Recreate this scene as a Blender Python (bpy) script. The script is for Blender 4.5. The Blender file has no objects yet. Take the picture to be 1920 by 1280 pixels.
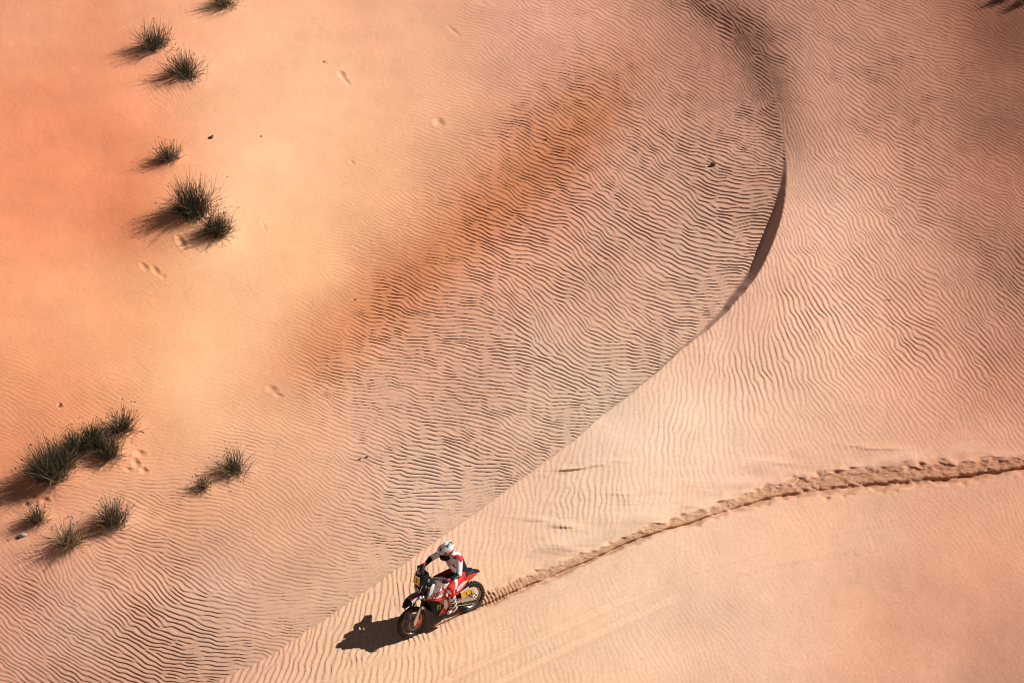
import bpy, bmesh, math, random
import numpy as np
from mathutils import Vector, Matrix

random.seed(7)
RNG = np.random.default_rng(11)
SC = bpy.context.scene
COL = SC.collection

# ---------------------------------------------------------------- camera, sky, sun, exposure
PHI = math.radians(29.0)          # the helicopter looks down at about 29 degrees
DIST = 130.0                      # metres from the lens to the middle of the dune
FPX = 11700.0                     # focal length in photo pixels (1920 wide)
cam_pos = np.array([0.0, -DIST * math.cos(PHI), DIST * math.sin(PHI)])
cd = bpy.data.cameras.new('camera'); cam = bpy.data.objects.new('camera', cd); COL.objects.link(cam)
cam.location = cam_pos
cam.rotation_euler = (math.pi / 2 - PHI, 0, 0)
cd.sensor_fit = 'HORIZONTAL'; cd.sensor_width = 36.0; cd.lens = FPX / 1920 * 36.0
cd.clip_start = 1.0; cd.clip_end = 5000.0
SC.camera = cam

SUN = Vector((1.2, 0.40, 1.06)).normalized()      # towards the sun: right, a little beyond
sun_el = math.asin(SUN.z); sun_az = math.atan2(SUN.x, SUN.y)
W = bpy.data.worlds.new('World'); SC.world = W; W.use_nodes = True
wn = W.node_tree.nodes; wl = W.node_tree.links
for n in list(wn): wn.remove(n)
sky = wn.new('ShaderNodeTexSky'); sky.sky_type = 'NISHITA'; sky.sun_disc = False
sky.sun_elevation = sun_el; sky.sun_rotation = sun_az; sky.air_density = 0.35; sky.dust_density = 0.5; sky.ozone_density = 0.0; sky.altitude = 2500
bg = wn.new('ShaderNodeBackground'); bg.inputs['Strength'].default_value = 0.05
wo = wn.new('ShaderNodeOutputWorld')
hs = wn.new('ShaderNodeHueSaturation'); hs.inputs['Saturation'].default_value = 0.35      # dusty desert air
wl.new(sky.outputs[0], hs.inputs['Color']); wl.new(hs.outputs[0], bg.inputs['Color']); wl.new(bg.outputs[0], wo.inputs['Surface'])
sd = bpy.data.lights.new('sun', 'SUN'); sd.energy = 5.0; sd.angle = math.radians(0.5); sd.color = (1.0, 0.93, 0.84)
so = bpy.data.objects.new('sun', sd); COL.objects.link(so)
so.rotation_euler = (-SUN).to_track_quat('-Z', 'Y').to_euler(); so.location = (40, 10, 40)
SC.view_settings.view_transform = 'Standard'; SC.view_settings.look = 'None'
SC.cycles.volume_bounces = 8; SC.cycles.filter_width = 1.0
SC.view_settings.exposure = 0.40; SC.view_settings.gamma = 1.0

# ---------------------------------------------------------------- photo pixel -> direction -> point at a height
SP, CP = math.sin(PHI), math.cos(PHI)
def pix_to_world(px, py, z):
    px = np.asarray(px, float); py = np.asarray(py, float); z = np.asarray(z, float)
    u = (px - 960.0) / FPX; v = -(py - 640.0) / FPX
    dx = u; dy = v * SP + CP; dz = v * CP - SP
    t = (z - cam_pos[2]) / dz
    return np.stack([cam_pos[0] + dx * t, cam_pos[1] + dy * t, z + 0 * t], -1)

# ---------------------------------------------------------------- the dune as a height sheet
GX, GY = 1.72, 1.17                                     # photo pixels between two vertices of the inner sheet
X0, X1, Y0, Y1 = -50.0, 1970.0, -50.0, 1330.0
gx = np.arange(X0, X1, GX); gy = np.arange(Y0, Y1, GY)
NX, NY = len(gx), len(gy)
PX, PY = np.meshgrid(gx, gy)

def smooth01(t):
    t = np.clip(t, 0, 1); return t * t * (3 - 2 * t)

def upsample(coarse, cx, cy):
    fx = np.clip((gx - cx[0]) / (cx[1] - cx[0]), 0, len(cx) - 1.001); ix = fx.astype(int); fx = fx - ix
    fy = np.clip((gy - cy[0]) / (cy[1] - cy[0]), 0, len(cy) - 1.001); iy = fy.astype(int); fy = fy - iy
    a = coarse[iy] * (1 - fy)[:, None] + coarse[np.minimum(iy + 1, len(cy) - 1)] * fy[:, None]
    return a[:, ix] * (1 - fx) + a[:, np.minimum(ix + 1, len(cx) - 1)] * fx

CX = np.arange(X0 - 12, X1 + 24, 12.0); CY = np.arange(Y0 - 12, Y1 + 24, 12.0)
CPX, CPY = np.meshgrid(CX, CY)
def field(pts, soft=35.0, power=1.5, angle=False):
    """smooth scattered interpolation of (x, y, value) control points"""
    num = 0.0; num2 = 0.0; den = 0.0
    for (x, y, v) in pts:
        w = 1.0 / ((CPX - x) ** 2 + (CPY - y) ** 2 + soft * soft) ** power
        if angle:
            a = math.radians(v) * 2; num = num + w * math.cos(a); num2 = num2 + w * math.sin(a)
        else:
            num = num + w * v
        den = den + w
    if angle:
        return upsample(num / den, CX, CY), upsample(num2 / den, CX, CY)
    return upsample(num / den, CX, CY)

def gnoise(scale, seed, octaves=1, sx=1.0, sy=1.0):
    """value noise on the sheet, scale in photo pixels, about -1..1"""
    r = np.random.default_rng(seed); out = 0.0; amp = 1.0; tot = 0.0
    for o in range(octaves):
        s = scale / 2 ** o
        nx = int((X1 - X0) / (s * sx)) + 4; ny = int((Y1 - Y0) / (s * sy)) + 4
        c = r.uniform(-1, 1, (ny, nx))
        fx = (gx - X0) / (s * sx); ix = fx.astype(int); tx = smooth01(fx - ix)
        fy = (gy - Y0) / (s * sy); iy = fy.astype(int); ty = smooth01(fy - iy)
        a = c[iy] * (1 - ty)[:, None] + c[iy + 1] * ty[:, None]
        out = out + amp * (a[:, ix] * (1 - tx) + a[:, ix + 1] * tx); tot += amp; amp *= 0.5
    return out / tot

def polyline(pts, step=4.0):
    out = []
    n = len(pts)
    for i in range(n - 1):
        p0 = pts[max(i - 1, 0)]; p1 = pts[i]; p2 = pts[i + 1]; p3 = pts[min(i + 2, n - 1)]
        m = max(2, int(math.hypot(p2[0] - p1[0], p2[1] - p1[1]) / step))
        for k in range(m):
            t = k / m
            out.append(tuple(0.5 * (2 * b + (c - a) * t + (2 * a - 5 * b + 4 * c - d) * t * t + (3 * b - a - 3 * c + d) * t ** 3)
                             for a, b, c, d in zip(p0, p1, p2, p3)))
    out.append(pts[-1]); return np.array(out)

# crest line of the dune
crest_pts = [(1060, -200), (1200, -100), (1330, 0), (1400, 62), (1440, 130), (1462, 220), (1474, 300), (1474, 350), (1463, 415),
             (1429, 500), (1385, 560), (1335, 612), (1285, 650), (1222, 707), (1172, 747), (1122, 785), (1082, 820), (982, 895),
             (900, 955), (742, 1067), (620, 1152), (495, 1235), (420, 1270), (250, 1372), (120, 1450)]
_c = polyline(crest_pts)
crest_x = np.interp(gy, _c[:, 1], _c[:, 0])
wob = np.interp(gy, np.arange(-120, 1500, 9), np.random.default_rng(5).normal(0, 1.1, 180))
crest_x = crest_x + wob * smooth01((gy - 420) / 150)
cslope = np.gradient(np.convolve(np.pad(crest_x, 15, 'edge'), np.ones(31) / 31, 'valid'), gy)
cosc = 1 / np.sqrt(1 + cslope ** 2)
D = (PX - crest_x[:, None]) * cosc[:, None]              # >0 right of the crest, photo pixels
cw = np.interp(gy, [-120, 120, 230, 300, 360], [70, 60, 30, 6, 0.8])[:, None]
RIGHT = 1 / (1 + np.exp(-np.clip(D / cw, -30, 30)))

# tilt of the sand towards the sun's side, degrees, read off the light and shade
tiltR = [(1300, 850, 4), (1600, 700, 0), (1500, 1000, 2), (1100, 1150, 4), (1700, 1150, -6), (1880, 1250, -11), (1880, 900, -4), (1900, 700, -7), (1550, 1150, -2),
         (1850, 430, -13), (1900, 200, -16), (1700, 300, -10), (1550, 200, -9), (1600, 430, -5), (1520, 520, 1), (1700, 100, -11), (1900, 30, -18),
         (1400, 80, -17), (1250, 20, -16), (1500, 60, -15), (1480, 400, -4), (1500, 470, 0), (1750, 540, -3), (900, 1030, 5), (700, 1180, 5), (1000, 1280, 3),
         (1250, 790, 7), (1350, 680, 5), (1440, 580, 4), (1500, 300, -12), (1480, 250, -14), (1750, 1000, -3), (1500, 1270, -4), (1620, 560, -1)]
tiltL = [(1400, 250, -9), (1250, 300, -13), (1100, 200, -9), (1000, 50, -8), (1300, 450, -12), (1150, 550, -12), (1000, 600, -12), (1000, 750, -10), (800, 950, -9),
         (550, 1100, -13), (300, 1200, -15), (120, 1200, -13), (420, 1100, -12), (1270, 640, -11), (950, 890, -11), (700, 1080, -13), (450, 1240, -13), (1150, 230, -11), (900, 420, -12),
         (750, 540, -12), (600, 650, -10), (450, 760, -2), (300, 900, -2), (700, 350, 0), (800, 150, -2), (600, 200, 3), (500, 300, 5), (550, 480, 5),
         (400, 650, 5), (250, 650, 2), (370, 740, 7), (700, 50, -2), (450, 100, 3), (250, 200, 1), (150, 300, -3), (50, 200, -4), (240, 410, -12),
         (100, 500, 0), (50, 600, -1), (50, 800, -4), (150, 700, -2), (50, 50, -5), (100, 1000, -3), (0, 930, -8), (210, 90, -9), (230, 300, -10),
         (1360, 80, -18), (1300, 20, -17), (1430, 180, -18), (1450, 260, -17), (1330, 160, -14), (1440, 340, -19), (1425, 410, -18), (1400, 480, -12), (420, 430, 5), (1200, 80, -9), (560, 740, -5), (1040, 300, -12), (80, 900, -6)]
tR = field(tiltR, 45); tL = field(tiltL, 45)
tilt = tL * (1 - RIGHT) + tR * RIGHT
tilt = tilt - 9 * np.exp(-(D / 42.0) ** 2) * smooth01((360 - PY) / 120) * smooth01((PY + 120) / 160)
slipW = np.interp(gy, [0, 250, 300, 350, 430, 500, 550, 600, 650, 760, 1300], [0.01, 0.01, 5, 12, 18, 18, 14, 8, 4, 2, 1.2])[:, None]
slip = smooth01(1 - (-D - slipW * 0.75) / (slipW * 0.55)) * (D < 0)
slip_deg = np.interp(gy, [250, 330, 430, 560, 650, 800, 1300], [-24, -42, -54, -54, -46, -30, -26])[:, None]
slip = np.where(gy[:, None] > 250, slip, 0)
tilt = tilt * (1 - slip) + slip_deg * slip
S = -np.tan(np.radians(tilt)) / 90.0                    # dH per photo pixel to the right
T = -0.0013 - 0.0019 * smooth01((PX - 1230 + (PY - 60) * 1.11) / 150) * smooth01((PY - 200) / 300) * (1 - RIGHT)
# least-squares heights for those slopes (cosine-transform Poisson solve)
def solve(Sx, Sy, lam):
    ny, nx = Sx.shape
    fx = np.zeros((ny, nx + 1)); fx[:, 1:-1] = 0.5 * (Sx[:, 1:] + Sx[:, :-1]) / GX
    fy = np.zeros((ny + 1, nx)); fy[1:-1] = 0.5 * (Sy[1:] + Sy[:-1]) / GY
    div = (fx[:, 1:] - fx[:, :-1]) + lam * (fy[1:] - fy[:-1])
    m = np.concatenate([div, div[:, ::-1]], 1); m = np.concatenate([m, m[::-1]], 0)
    F = np.fft.rfft2(m)
    kx = (2 * np.cos(math.pi * np.arange(F.shape[1]) / nx) - 2) / GX ** 2
    ky = (2 * np.cos(math.pi * np.arange(F.shape[0]) / ny) - 2) / GY ** 2
    den = kx[None, :] + lam * ky[:, None]; den[0, 0] = 1
    F /= den; F[0, 0] = 0
    return np.fft.irfft2(F, s=m.shape)[:ny, :nx]
H0 = solve(S, T, 0.10)
H0 -= H0[int((1170 - Y0) / GY), int((820 - X0) / GX)]

# ---------------------------------------------------------------- wind ripples (locally oriented band-pass growth, keeps forks and breaks)
oriL = [(1000, 560, 48), (1050, 620, 55), (1150, 560, 42), (1250, 550, 12), (1350, 560, -8), (1000, 700, 22), (1150, 680, 2), (1050, 750, 8), (1100, 790, 10),
        (700, 800, 22), (850, 830, 18), (600, 900, 30), (560, 950, 48), (700, 960, 22), (800, 930, 8), (900, 900, -5), (520, 830, 15), (600, 1000, 30),
        (750, 1020, 3), (850, 980, -15), (60, 1100, 40), (200, 1130, 40), (300, 1080, 42), (400, 1050, 46), (350, 1150, 18), (450, 1150, 10), (400, 1250, 2),
        (100, 1250, 25), (250, 1230, 16), (30, 1200, 42), (450, 1000, 25), (300, 1000, 15), (70, 1080, 65), (110, 1065, 70), (500, 1010, 40), (450, 1040, 48),
        (560, 1060, 20), (650, 1050, 8), (700, 1085, -5), (550, 1130, 5), (480, 1180, -3), (600, 1140, -7), (1100, 350, 25), (900, 300, 20), (1000, 420, 20),
        (1150, 450, 42), (700, 560, 18), (800, 650, 10), (650, 700, 8), (900, 640, 12), (1000, 490, 18), (600, 760, 15), (1000, 250, 28), (1150, 250, 40),
        (650, 480, 24), (600, 550, 25), (1250, 100, 40), (1220, 250, 40), (1300, 300, 35), (1400, 300, 15), (1420, 380, 5), (1250, 400, 42), (1300, 480, 20),
        (1220, 480, 46), (1380, 480, 2), (1350, 200, 30), (1420, 250, 25), (1400, 150, 45), (1300, 30, 30), (1350, 100, 40), (900, 50, 25), (1000, 150, 25),
        (750, 150, 28), (850, 200, 25), (650, 300, 28), (320, 170, 55), (300, 350, 40), (100, 760, 33), (400, 760, 22), (300, 870, 20), (350, 950, 10),
        (250, 930, 8), (480, 800, 12), (150, 930, 5), (420, 470, 48), (200, 760, 35)]
oriR = [(1480, 20, 30), (1460, 150, 50), (1500, 120, 35), (1600, 150, 28), (1700, 80, 20), (1800, 100, 17), (1850, 200, 22), (1750, 200, 25), (1650, 220, 33),
        (1550, 220, 45), (1490, 250, 65), (1480, 300, 72), (1540, 300, 50), (1620, 300, 38), (1720, 300, 28), (1850, 300, 25), (1450, 550, 80), (1480, 540, 60),
        (1550, 530, 45), (1700, 530, 40), (1850, 530, 45), (1500, 620, 52), (1600, 620, 48), (1750, 600, 50), (1880, 650, 45), (1450, 700, 75), (1550, 720, 55),
        (1700, 720, 52), (1850, 700, 48), (1500, 800, 58), (1550, 400, 50), (1500, 400, 62), (1700, 420, 35), (1850, 400, 30), (1420, 580, 92), (1380, 640, 95),
        (1300, 700, 100), (1420, 700, 78), (1350, 760, 85), (1250, 780, 108), (1400, 800, 66), (1210, 790, 95), (920, 980, 103), (1000, 960, 95), (1000, 900, 100),
        (1100, 900, 90), (1200, 850, 95), (1350, 870, 72), (1000, 1030, 88), (950, 1050, 100), (1050, 870, 105), (800, 1130, 100), (700, 1130, 100), (640, 1190, 112),
        (560, 1220, 105), (500, 1260, 110), (650, 1260, 95), (850, 1200, 84), (900, 1100, 80), (1150, 1180, 65), (1300, 1200, 62), (1050, 1260, 70), (1500, 1150, 60)]
def ripple(ori, lam, seed, iters=6, jit=17.0):
    c2, s2 = field(ori, 22, 1.6, angle=True)
    jitter = np.radians(jit) * 2 * (0.65 * gnoise(85, seed + 1, 2) + 0.6 * gnoise(38, seed + 3, 1)) * 1.5
    ang2 = np.arctan2(s2, c2) + jitter
    ang2 = np.where(ang2 < math.radians(-110), ang2 + 2 * math.pi, ang2)
    WN, HOP = 40, 20
    r = np.random.default_rng(seed)
    py_, px_ = NY + 2 * WN, NX + 2 * WN
    z = r.normal(0, 1, (py_, px_))
    ty = np.arange(0, py_ - WN + 1, HOP); tx = np.arange(0, px_ - WN + 1, HOP)
    cyi = np.clip(ty + WN // 2 - WN, 0, NY - 1); cxi = np.clip(tx + WN // 2 - WN, 0, NX - 1)
    th = ang2[np.ix_(cyi, cxi)] * 0.5
    f0 = 1.0 / lam[np.ix_(cyi, cxi)] * (1 + 0.10 * r.normal(0, 1, th.shape))
    nxv, nyv = -np.sin(th), np.cos(th)
    fyv = np.fft.fftfreq(WN)[:, None] / GY; fxv = np.fft.rfftfreq(WN)[None, :] / GX
    win = np.hanning(WN + 1)[:WN]; win2 = np.outer(win, win)
    for it in range(iters):
        out = np.zeros_like(z)
        for j, y in enumerate(ty):
            tiles = np.stack([z[y:y + WN, x:x + WN] for x in tx])
            F = np.fft.rfft2(tiles * win2 ** 0.5)
            n_x = nxv[j][:, None, None]; n_y = nyv[j][:, None, None]; f = f0[j][:, None, None]
            a = fxv * n_x + fyv * n_y; b = -fxv * n_y + fyv * n_x
            sr = 0.16 * f; sb = 0.24 * f
            G = np.exp(-((np.abs(a) - f) / sr) ** 2 - (b / sb) ** 2)
            tl = np.fft.irfft2(F * G, s=(WN, WN)) * win2 ** 0.5
            for k, x in enumerate(tx):
                out[y:y + WN, x:x + WN] += tl[k]
        z = out / (np.sqrt(np.mean(out ** 2)) + 1e-9)
        # local contrast levelling
        e = np.abs(z); k = 9
        for ax in (0, 1):
            cs = np.cumsum(np.pad(e, [(k + 1, k) if q == ax else (0, 0) for q in (0, 1)], 'edge'), axis=ax)
            e = (np.take(cs, range(2 * k + 1, cs.shape[ax]), ax) - np.take(cs, range(0, cs.shape[ax] - 2 * k - 1), ax)) / (2 * k + 1)
        z = np.tanh(1.3 * z / (e + 0.06))
    return z[WN:WN + NY, WN:WN + NX], ang2 * 0.5

lamL = field([(1000, 600, 7.3), (800, 900, 8.0), (300, 1150, 8.6), (1250, 300, 6.8), (1000, 300, 6.5), (700, 600, 6.5), (600, 750, 6.7), (450, 800, 7), (300, 900, 7.2), (850, 150, 6.2), (700, 350, 6),
              (1000, 50, 6), (1350, 100, 5.6), (1430, 200, 5.6), (1100, 200, 6.4), (150, 780, 7), (1330, 450, 8), (1150, 480, 8), (320, 170, 7), (400, 350, 6.5), (900, 410, 6.7), (1100, 750, 7.6), (600, 1050, 8.3)], 60)
near = (1 - smooth01(-D / 95.0)) * smooth01((PY - 300) / 150)
lamL = lamL * (1 - 0.20 * near)
lamR = field([(1500, 600, 9.2), (1400, 700, 10.5), (1300, 800, 11), (1100, 950, 11.5), (800, 1130, 11.5), (600, 1220, 11.5), (1700, 650, 8.2), (1850, 600, 7.2), (1600, 250, 6.9), (1750, 150, 6.2), (1880, 150, 5.7),
              (1880, 350, 6), (1500, 150, 6), (1480, 320, 6.2), (1600, 420, 7.6), (1300, 1180, 8.5), (1600, 1100, 8), (1000, 1270, 11), (1500, 430, 8)], 60)
lamR = lamR * (0.86 + 0.14 * smooth01(D / 60.0))
rl, angL = ripple(oriL, lamL, 21)
rr, angR = ripple(oriR, lamR, 57)
LEFTSIDE = D < 0
def warp(a, mag, scale, seed):
    ox = gnoise(scale, seed, 1) * mag / GX; oy = gnoise(scale, seed + 1, 1) * mag / GY
    jj, ii = np.meshgrid(np.arange(NX), np.arange(NY))
    fx_ = np.clip(jj + ox, 0, NX - 1.001); fy_ = np.clip(ii + oy, 0, NY - 1.001)
    ix_ = fx_.astype(int); iy_ = fy_.astype(int); a_ = fx_ - ix_; b_ = fy_ - iy_
    return (a[iy_, ix_] * (1 - a_) + a[iy_, ix_ + 1] * a_) * (1 - b_) + (a[iy_ + 1, ix_] * (1 - a_) + a[iy_ + 1, ix_ + 1] * a_) * b_
rl = warp(rl, 3.0, 17, 601); rr = warp(rr, 3.6, 19, 611)
rip = np.where(LEFTSIDE, rl, rr); ang = np.where(LEFTSIDE, angL, angR); lam = np.where(LEFTSIDE, lamL, lamR)

ampL = field([(1000, 600, 1), (800, 900, 1), (300, 1150, 1), (1250, 300, 1), (1000, 300, .95), (700, 600, 1.1), (600, 700, 1.0), (900, 420, 1.15), (760, 540, 1.15), (1040, 290, 1.15), (450, 830, .8), (300, 930, .75), (450, 740, .35),
              (330, 800, .15), (850, 150, .45), (720, 150, .1), (700, 300, .3), (600, 420, .28), (500, 560, .2), (420, 640, .15), (600, 200, .03), (400, 250, .03), (400, 550, .05),
              (1000, 50, .75), (1350, 100, .9), (1100, 200, 1), (840, 390, .75), (720, 480, .6), (640, 560, .5), (200, 760, .5), (60, 760, .4), (150, 640, .08), (60, 450, .02), (200, 250, .02),
              (100, 100, .05), (320, 180, .5), (300, 350, .22), (440, 480, .3), (120, 960, .35), (30, 1020, .35), (800, 20, .06), (700, 60, .03), (900, 30, .5), (300, 60, .05), (500, 100, .02),
              (560, 350, .05), (500, 700, .25), (50, 900, .2), (250, 1020, .75), (60, 1110, .7)], 30)
ampL = ampL * (1 + 0.25 * near) * (1 - 0.8 * slip * (slipW > 5))
ampR = field([(1500, 600, .8), (1450, 450, .85), (1400, 700, .8), (1250, 800, .85), (1100, 950, .8), (800, 1130, 1.0), (600, 1220, 1.0), (700, 1130, 1.0), (1700, 650, .7), (1850, 600, .6), (1850, 690, .65), (1600, 250, .8), (1700, 250, .75), (1750, 150, .7),
              (1880, 150, .45), (1880, 350, .45), (1850, 450, .45), (1500, 100, .8), (1600, 420, .75), (1300, 1180, .28), (1600, 1100, .1), (1800, 1200, .05), (1880, 750, .5), (1750, 780, .5), (1600, 800, .4),
              (1500, 830, .35), (1400, 900, .25), (1300, 880, .45), (1200, 930, .45), (1100, 1000, .3), (1650, 870, .12), (1800, 850, .08), (1100, 1160, .15), (1200, 1060, .12), (1400, 1020, .06),
              (1000, 1250, .4), (950, 1170, .25), (1500, 1250, .12), (900, 1200, .5), (1180, 800, .3), (1200, 1200, .3)], 30)
amp = np.where(LEFTSIDE, ampL, ampR)
amp = np.where(amp < 1, np.clip(amp, 0, 1) ** 1.35, amp)
amp = np.maximum(amp, 0.05) * (1 + 0.14 * gnoise(60, 91, 2))

# ---------------------------------------------------------------- tyre trail, older tracks, pits and lumps
def dist_poly(pts, reach):
    """distance in photo pixels (foreshortening undone) to a polyline, with the side and the run along it"""
    P = polyline(pts, 3.0)
    dmin = np.full(PX.shape, 1e9); side = np.zeros(PX.shape); run = np.zeros(PX.shape)
    acc = 0.0
    for i in range(len(P) - 1):
        a, b = P[i], P[i + 1]; L = math.hypot(*(b - a)[:2])
        i0 = max(int((min(a[0], b[0]) - reach - X0) / GX), 0); i1 = min(int((max(a[0], b[0]) + reach - X0) / GX) + 1, NX)
        j0 = max(int((min(a[1], b[1]) - reach - Y0) / GY), 0); j1 = min(int((max(a[1], b[1]) + reach - Y0) / GY) + 1, NY)
        if i1 <= i0 or j1 <= j0: acc += L; continue
        qx = PX[j0:j1, i0:i1] - a[0]; qy = PY[j0:j1, i0:i1] - a[1]
        ux, uy = (b[0] - a[0]) / L, (b[1] - a[1]) / L
        t = np.clip(qx * ux + qy * uy, 0, L)
        ex, ey = qx - t * ux, qy - t * uy
        d = np.hypot(ex, ey)
        m = d < dmin[j0:j1, i0:i1]
        dmin[j0:j1, i0:i1][m] = d[m]
        side[j0:j1, i0:i1][m] = (ux * ey - uy * ex)[m]
        run[j0:j1, i0:i1][m] = (acc + t)[m]
        acc += L
    return dmin, side, run

EXTRA = np.zeros((NY, NX)); CHURN = np.zeros((NY, NX))
trail_pts = [(866, 1147), (900, 1131), (960, 1104), (1010, 1083), (1062, 1062), (1110, 1043), (1200, 1003), (1300, 972), (1400, 939), (1500, 914), (1600, 901),
             (1700, 894), (1800, 885), (1920, 870), (2060, 852)]
td, ts, trun = dist_poly(trail_pts, 60)
twid = np.interp(trun, [0, 20, 60, 160, 220, 330, 470, 620, 760, 900, 1060], [5, 8, 13, 15, 11, 10, 12, 16, 24, 23, 18])
twid = 1.15 * twid * (1 + 0.28 * gnoise(26, 301, 2))
tdn = td + 0.55 * twid * gnoise(10, 331, 2, sx=1.6, sy=.8)
tin = smooth01((twid - tdn) / (0.75 * twid) + 0.15)
clod = 0.9 * gnoise(7.5, 311, 2, sx=1.5, sy=.8) + 0.4 * gnoise(34, 317, 2, sx=1.8, sy=.7) + 0.35 * gnoise(6.0, 313, 1, sx=1.6, sy=.8)
lines = np.sin(trun * 2 * math.pi / 7.0 + 0.12 * td) * smooth01(1 - (trun - 30) / 160.0)
EXTRA += tin * (-0.022 + (0.021 * clod) * (0.55 + 0.22 * smooth01((trun - 420) / 260)) + 0.010 * lines)
berm = np.exp(-((ts + 0.85 * twid) / (0.5 * twid)) ** 2) * (td < 60)          # thrown-up side, away from the lens
EXTRA += berm * 0.022 * (0.5 + 0.8 * gnoise(22, 335, 2))
rut = np.exp(-(((ts - 0.5 * twid) / (0.24 * twid)) ** 2)) * (td < 60)
EXTRA -= rut * 0.065 * (0.9 + 0.2 * gnoise(14, 321, 1))
CHURN = np.maximum(CHURN, tin * 0.9)
spray = smooth01((60 - td) / 60.0) * (ts < 0)
smoothing = 1 - 0.95 * np.maximum(tin, 0.75 * smooth01((52 - td) / 40.0) * (trun > 40))
amp = amp * smoothing
# older, wind-softened wheel tracks below the fresh one
for pts, w, dep in (([(760, 1320), (830, 1283), (960, 1222), (1090, 1165), (1200, 1117), (1290, 1086), (1400, 1053), (1560, 1012), (1800, 955), (2060, 900)], 6, 0.026),
                    ([(860, 1330), (950, 1278), (1080, 1212), (1220, 1147), (1300, 1114), (1430, 1073), (1600, 1040)], 6.5, 0.022),
                    ([(560, 1300), (640, 1268), (720, 1236), (850, 1193), (940, 1150), (1050, 1105), (1150, 1062)], 7, 0.013)):
    d_, s_, r_ = dist_poly(pts, 40)
    fade = smooth01(1.25 - r_ / 900.0)
    EXTRA -= dep * fade * np.exp(-(d_ / w) ** 2)
    EXTRA += 0.6 * dep * fade * np.exp(-((s_ + 1.7 * w) / (0.8 * w)) ** 2) * (d_ < 40)
    amp = amp * (1 - 0.8 * fade * np.exp(-(d_ / (1.3 * w)) ** 2))
# blown-sand streaks on the slope above the trail; the dark smudge is relief standing in for a dust shadow
streak = gnoise(12, 401, 2, sx=5.0, sy=0.8)
zone = np.exp(-(((PX - 1180) / 260) ** 2 + ((PY - 955 + 0.22 * (PX - 1180)) / 62) ** 2))
EXTRA += zone * 0.010 * streak
for (x, y, a, w, h, g) in ((1085, 874, -8, 70, 6, .024), (1050, 886, -14, 40, 5, .020), (1110, 866, -3, 60, 4, .018), (1060, 880, -10, 45, 4, .018), (1030, 980, 8, 50, 8, .020), (1060, 990, 14, 45, 9, .014), (1180, 925, 4, 60, 9, .012), (1060, 1028, -6, 45, 11, .022),
                           (1650, 842, 6, 60, 9, .014), (1560, 880, -5, 60, 8, .018), (1330, 945, -8, 50, 6, .018), (1480, 868, 3, 60, 6, .012)):
    ca, sa = math.cos(math.radians(a)), math.sin(math.radians(a))
    u = (PX - x) * ca + (PY - y) * sa; v = -(PX - x) * sa + (PY - y) * ca
    e = np.exp(-(u / w) ** 2 - (v / h) ** 2)
    EXTRA += 1.8 * e * g * (0.35 + 1.0 * gnoise(16, int(x + y), 2, sx=3.5, sy=.7))
# hoof pits, little burrows and lumps
def pit(x, y, rx, ry, depth, rot=0.0, rim=0.14):
    global EXTRA, amp
    ca, sa = math.cos(rot), math.sin(rot)
    u = ((PX - x) * ca + (PY - y) * sa) / rx; v = (-(PX - x) * sa + (PY - y) * ca) / ry
    q = u * u + v * v
    depth = depth * 0.5
    EXTRA = EXTRA - depth * np.exp(-q * 1.2) + depth * rim * np.exp(-((np.sqrt(q) - 1.5) / 0.4) ** 2)
    amp = amp * (1 - 0.8 * np.exp(-q * 0.6))
for p in ((823, 230, 9, 7, .060, .3), (640, 140, 8, 5, .055, .5), (648, 152, 12, 4, .035, .8), (607, 117, 5, 3, .03, .3), (660, 305, 5, 3, .03, .3), (1332, 312, 6, 4, .05, 0),
          (510, 730, 10, 6, .05, .4), (522, 741, 8, 4, .04, .2), (112, 760, 5, 4, .05, .9), (270, 500, 9, 5, .04, .8), (292, 508, 10, 5, .045, .9), (305, 518, 6, 4, .03, .5),
          (850, 58, 14, 3, .025, .7), (1135, 487, 7, 3, .03, 0), (985, 425, 5, 3, .025, 0), (262, 850, 10, 6, .06, .2), (255, 868, 8, 6, .06, .9), (270, 882, 7, 5, .06, .3), (240, 880, 7, 4, .04, .3),
          (60, 930, 8, 5, .05, .3), (85, 938, 8, 5, .05, .1), (50, 945, 6, 4, .05, .3), (340, 455, 14, 6, .05, 1.0), (495, 425, 10, 3, .02, 1.1), (430, 440, 5, 4, .03, 0)):
    pit(*p)
# sand heaped round and trailing behind the plants (wind and sun both come from the right here)
plant_spots = [  # photo x, y of the root, mound height factor, stem length m, stems, dry share
    (424, 10, .42, .44, 260, .25), (290, 90, .62, .54, 380, .12), (350, 140, .58, .54, 380, .12), (319, 299, .42, .40, 240, .25), (362, 398, .80, .68, 820, .08),
    (405, 437, .66, .50, 520, .08), (228, 806, .66, .46, 360, .30), (172, 826, .60, .44, 340, .15), (142, 848, .62, .48, 420, .12), (205, 853, .52, .42, 320, .2),
    (95, 892, .74, .68, 700, .12), (440, 880, .62, .46, 260, .30), (378, 915, .34, .26, 150, .3), (72, 974, .46, .38, 220, .3), (128, 1018, .58, .50, 300, .7),
    (216, 978, .56, .52, 380, .3), (1890, -9, .30, .24, 200, .6), (1921, 2, .26, .22, 140, .7),
    (118, 872, .60, .50, 420, .2), (188, 840, .55, .42, 340, .15)]
plant_spots = [(x, y, h, sp * 1.3, int(n * 1.2), dry) for (x, y, h, sp, n, dry) in plant_spots]
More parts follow.
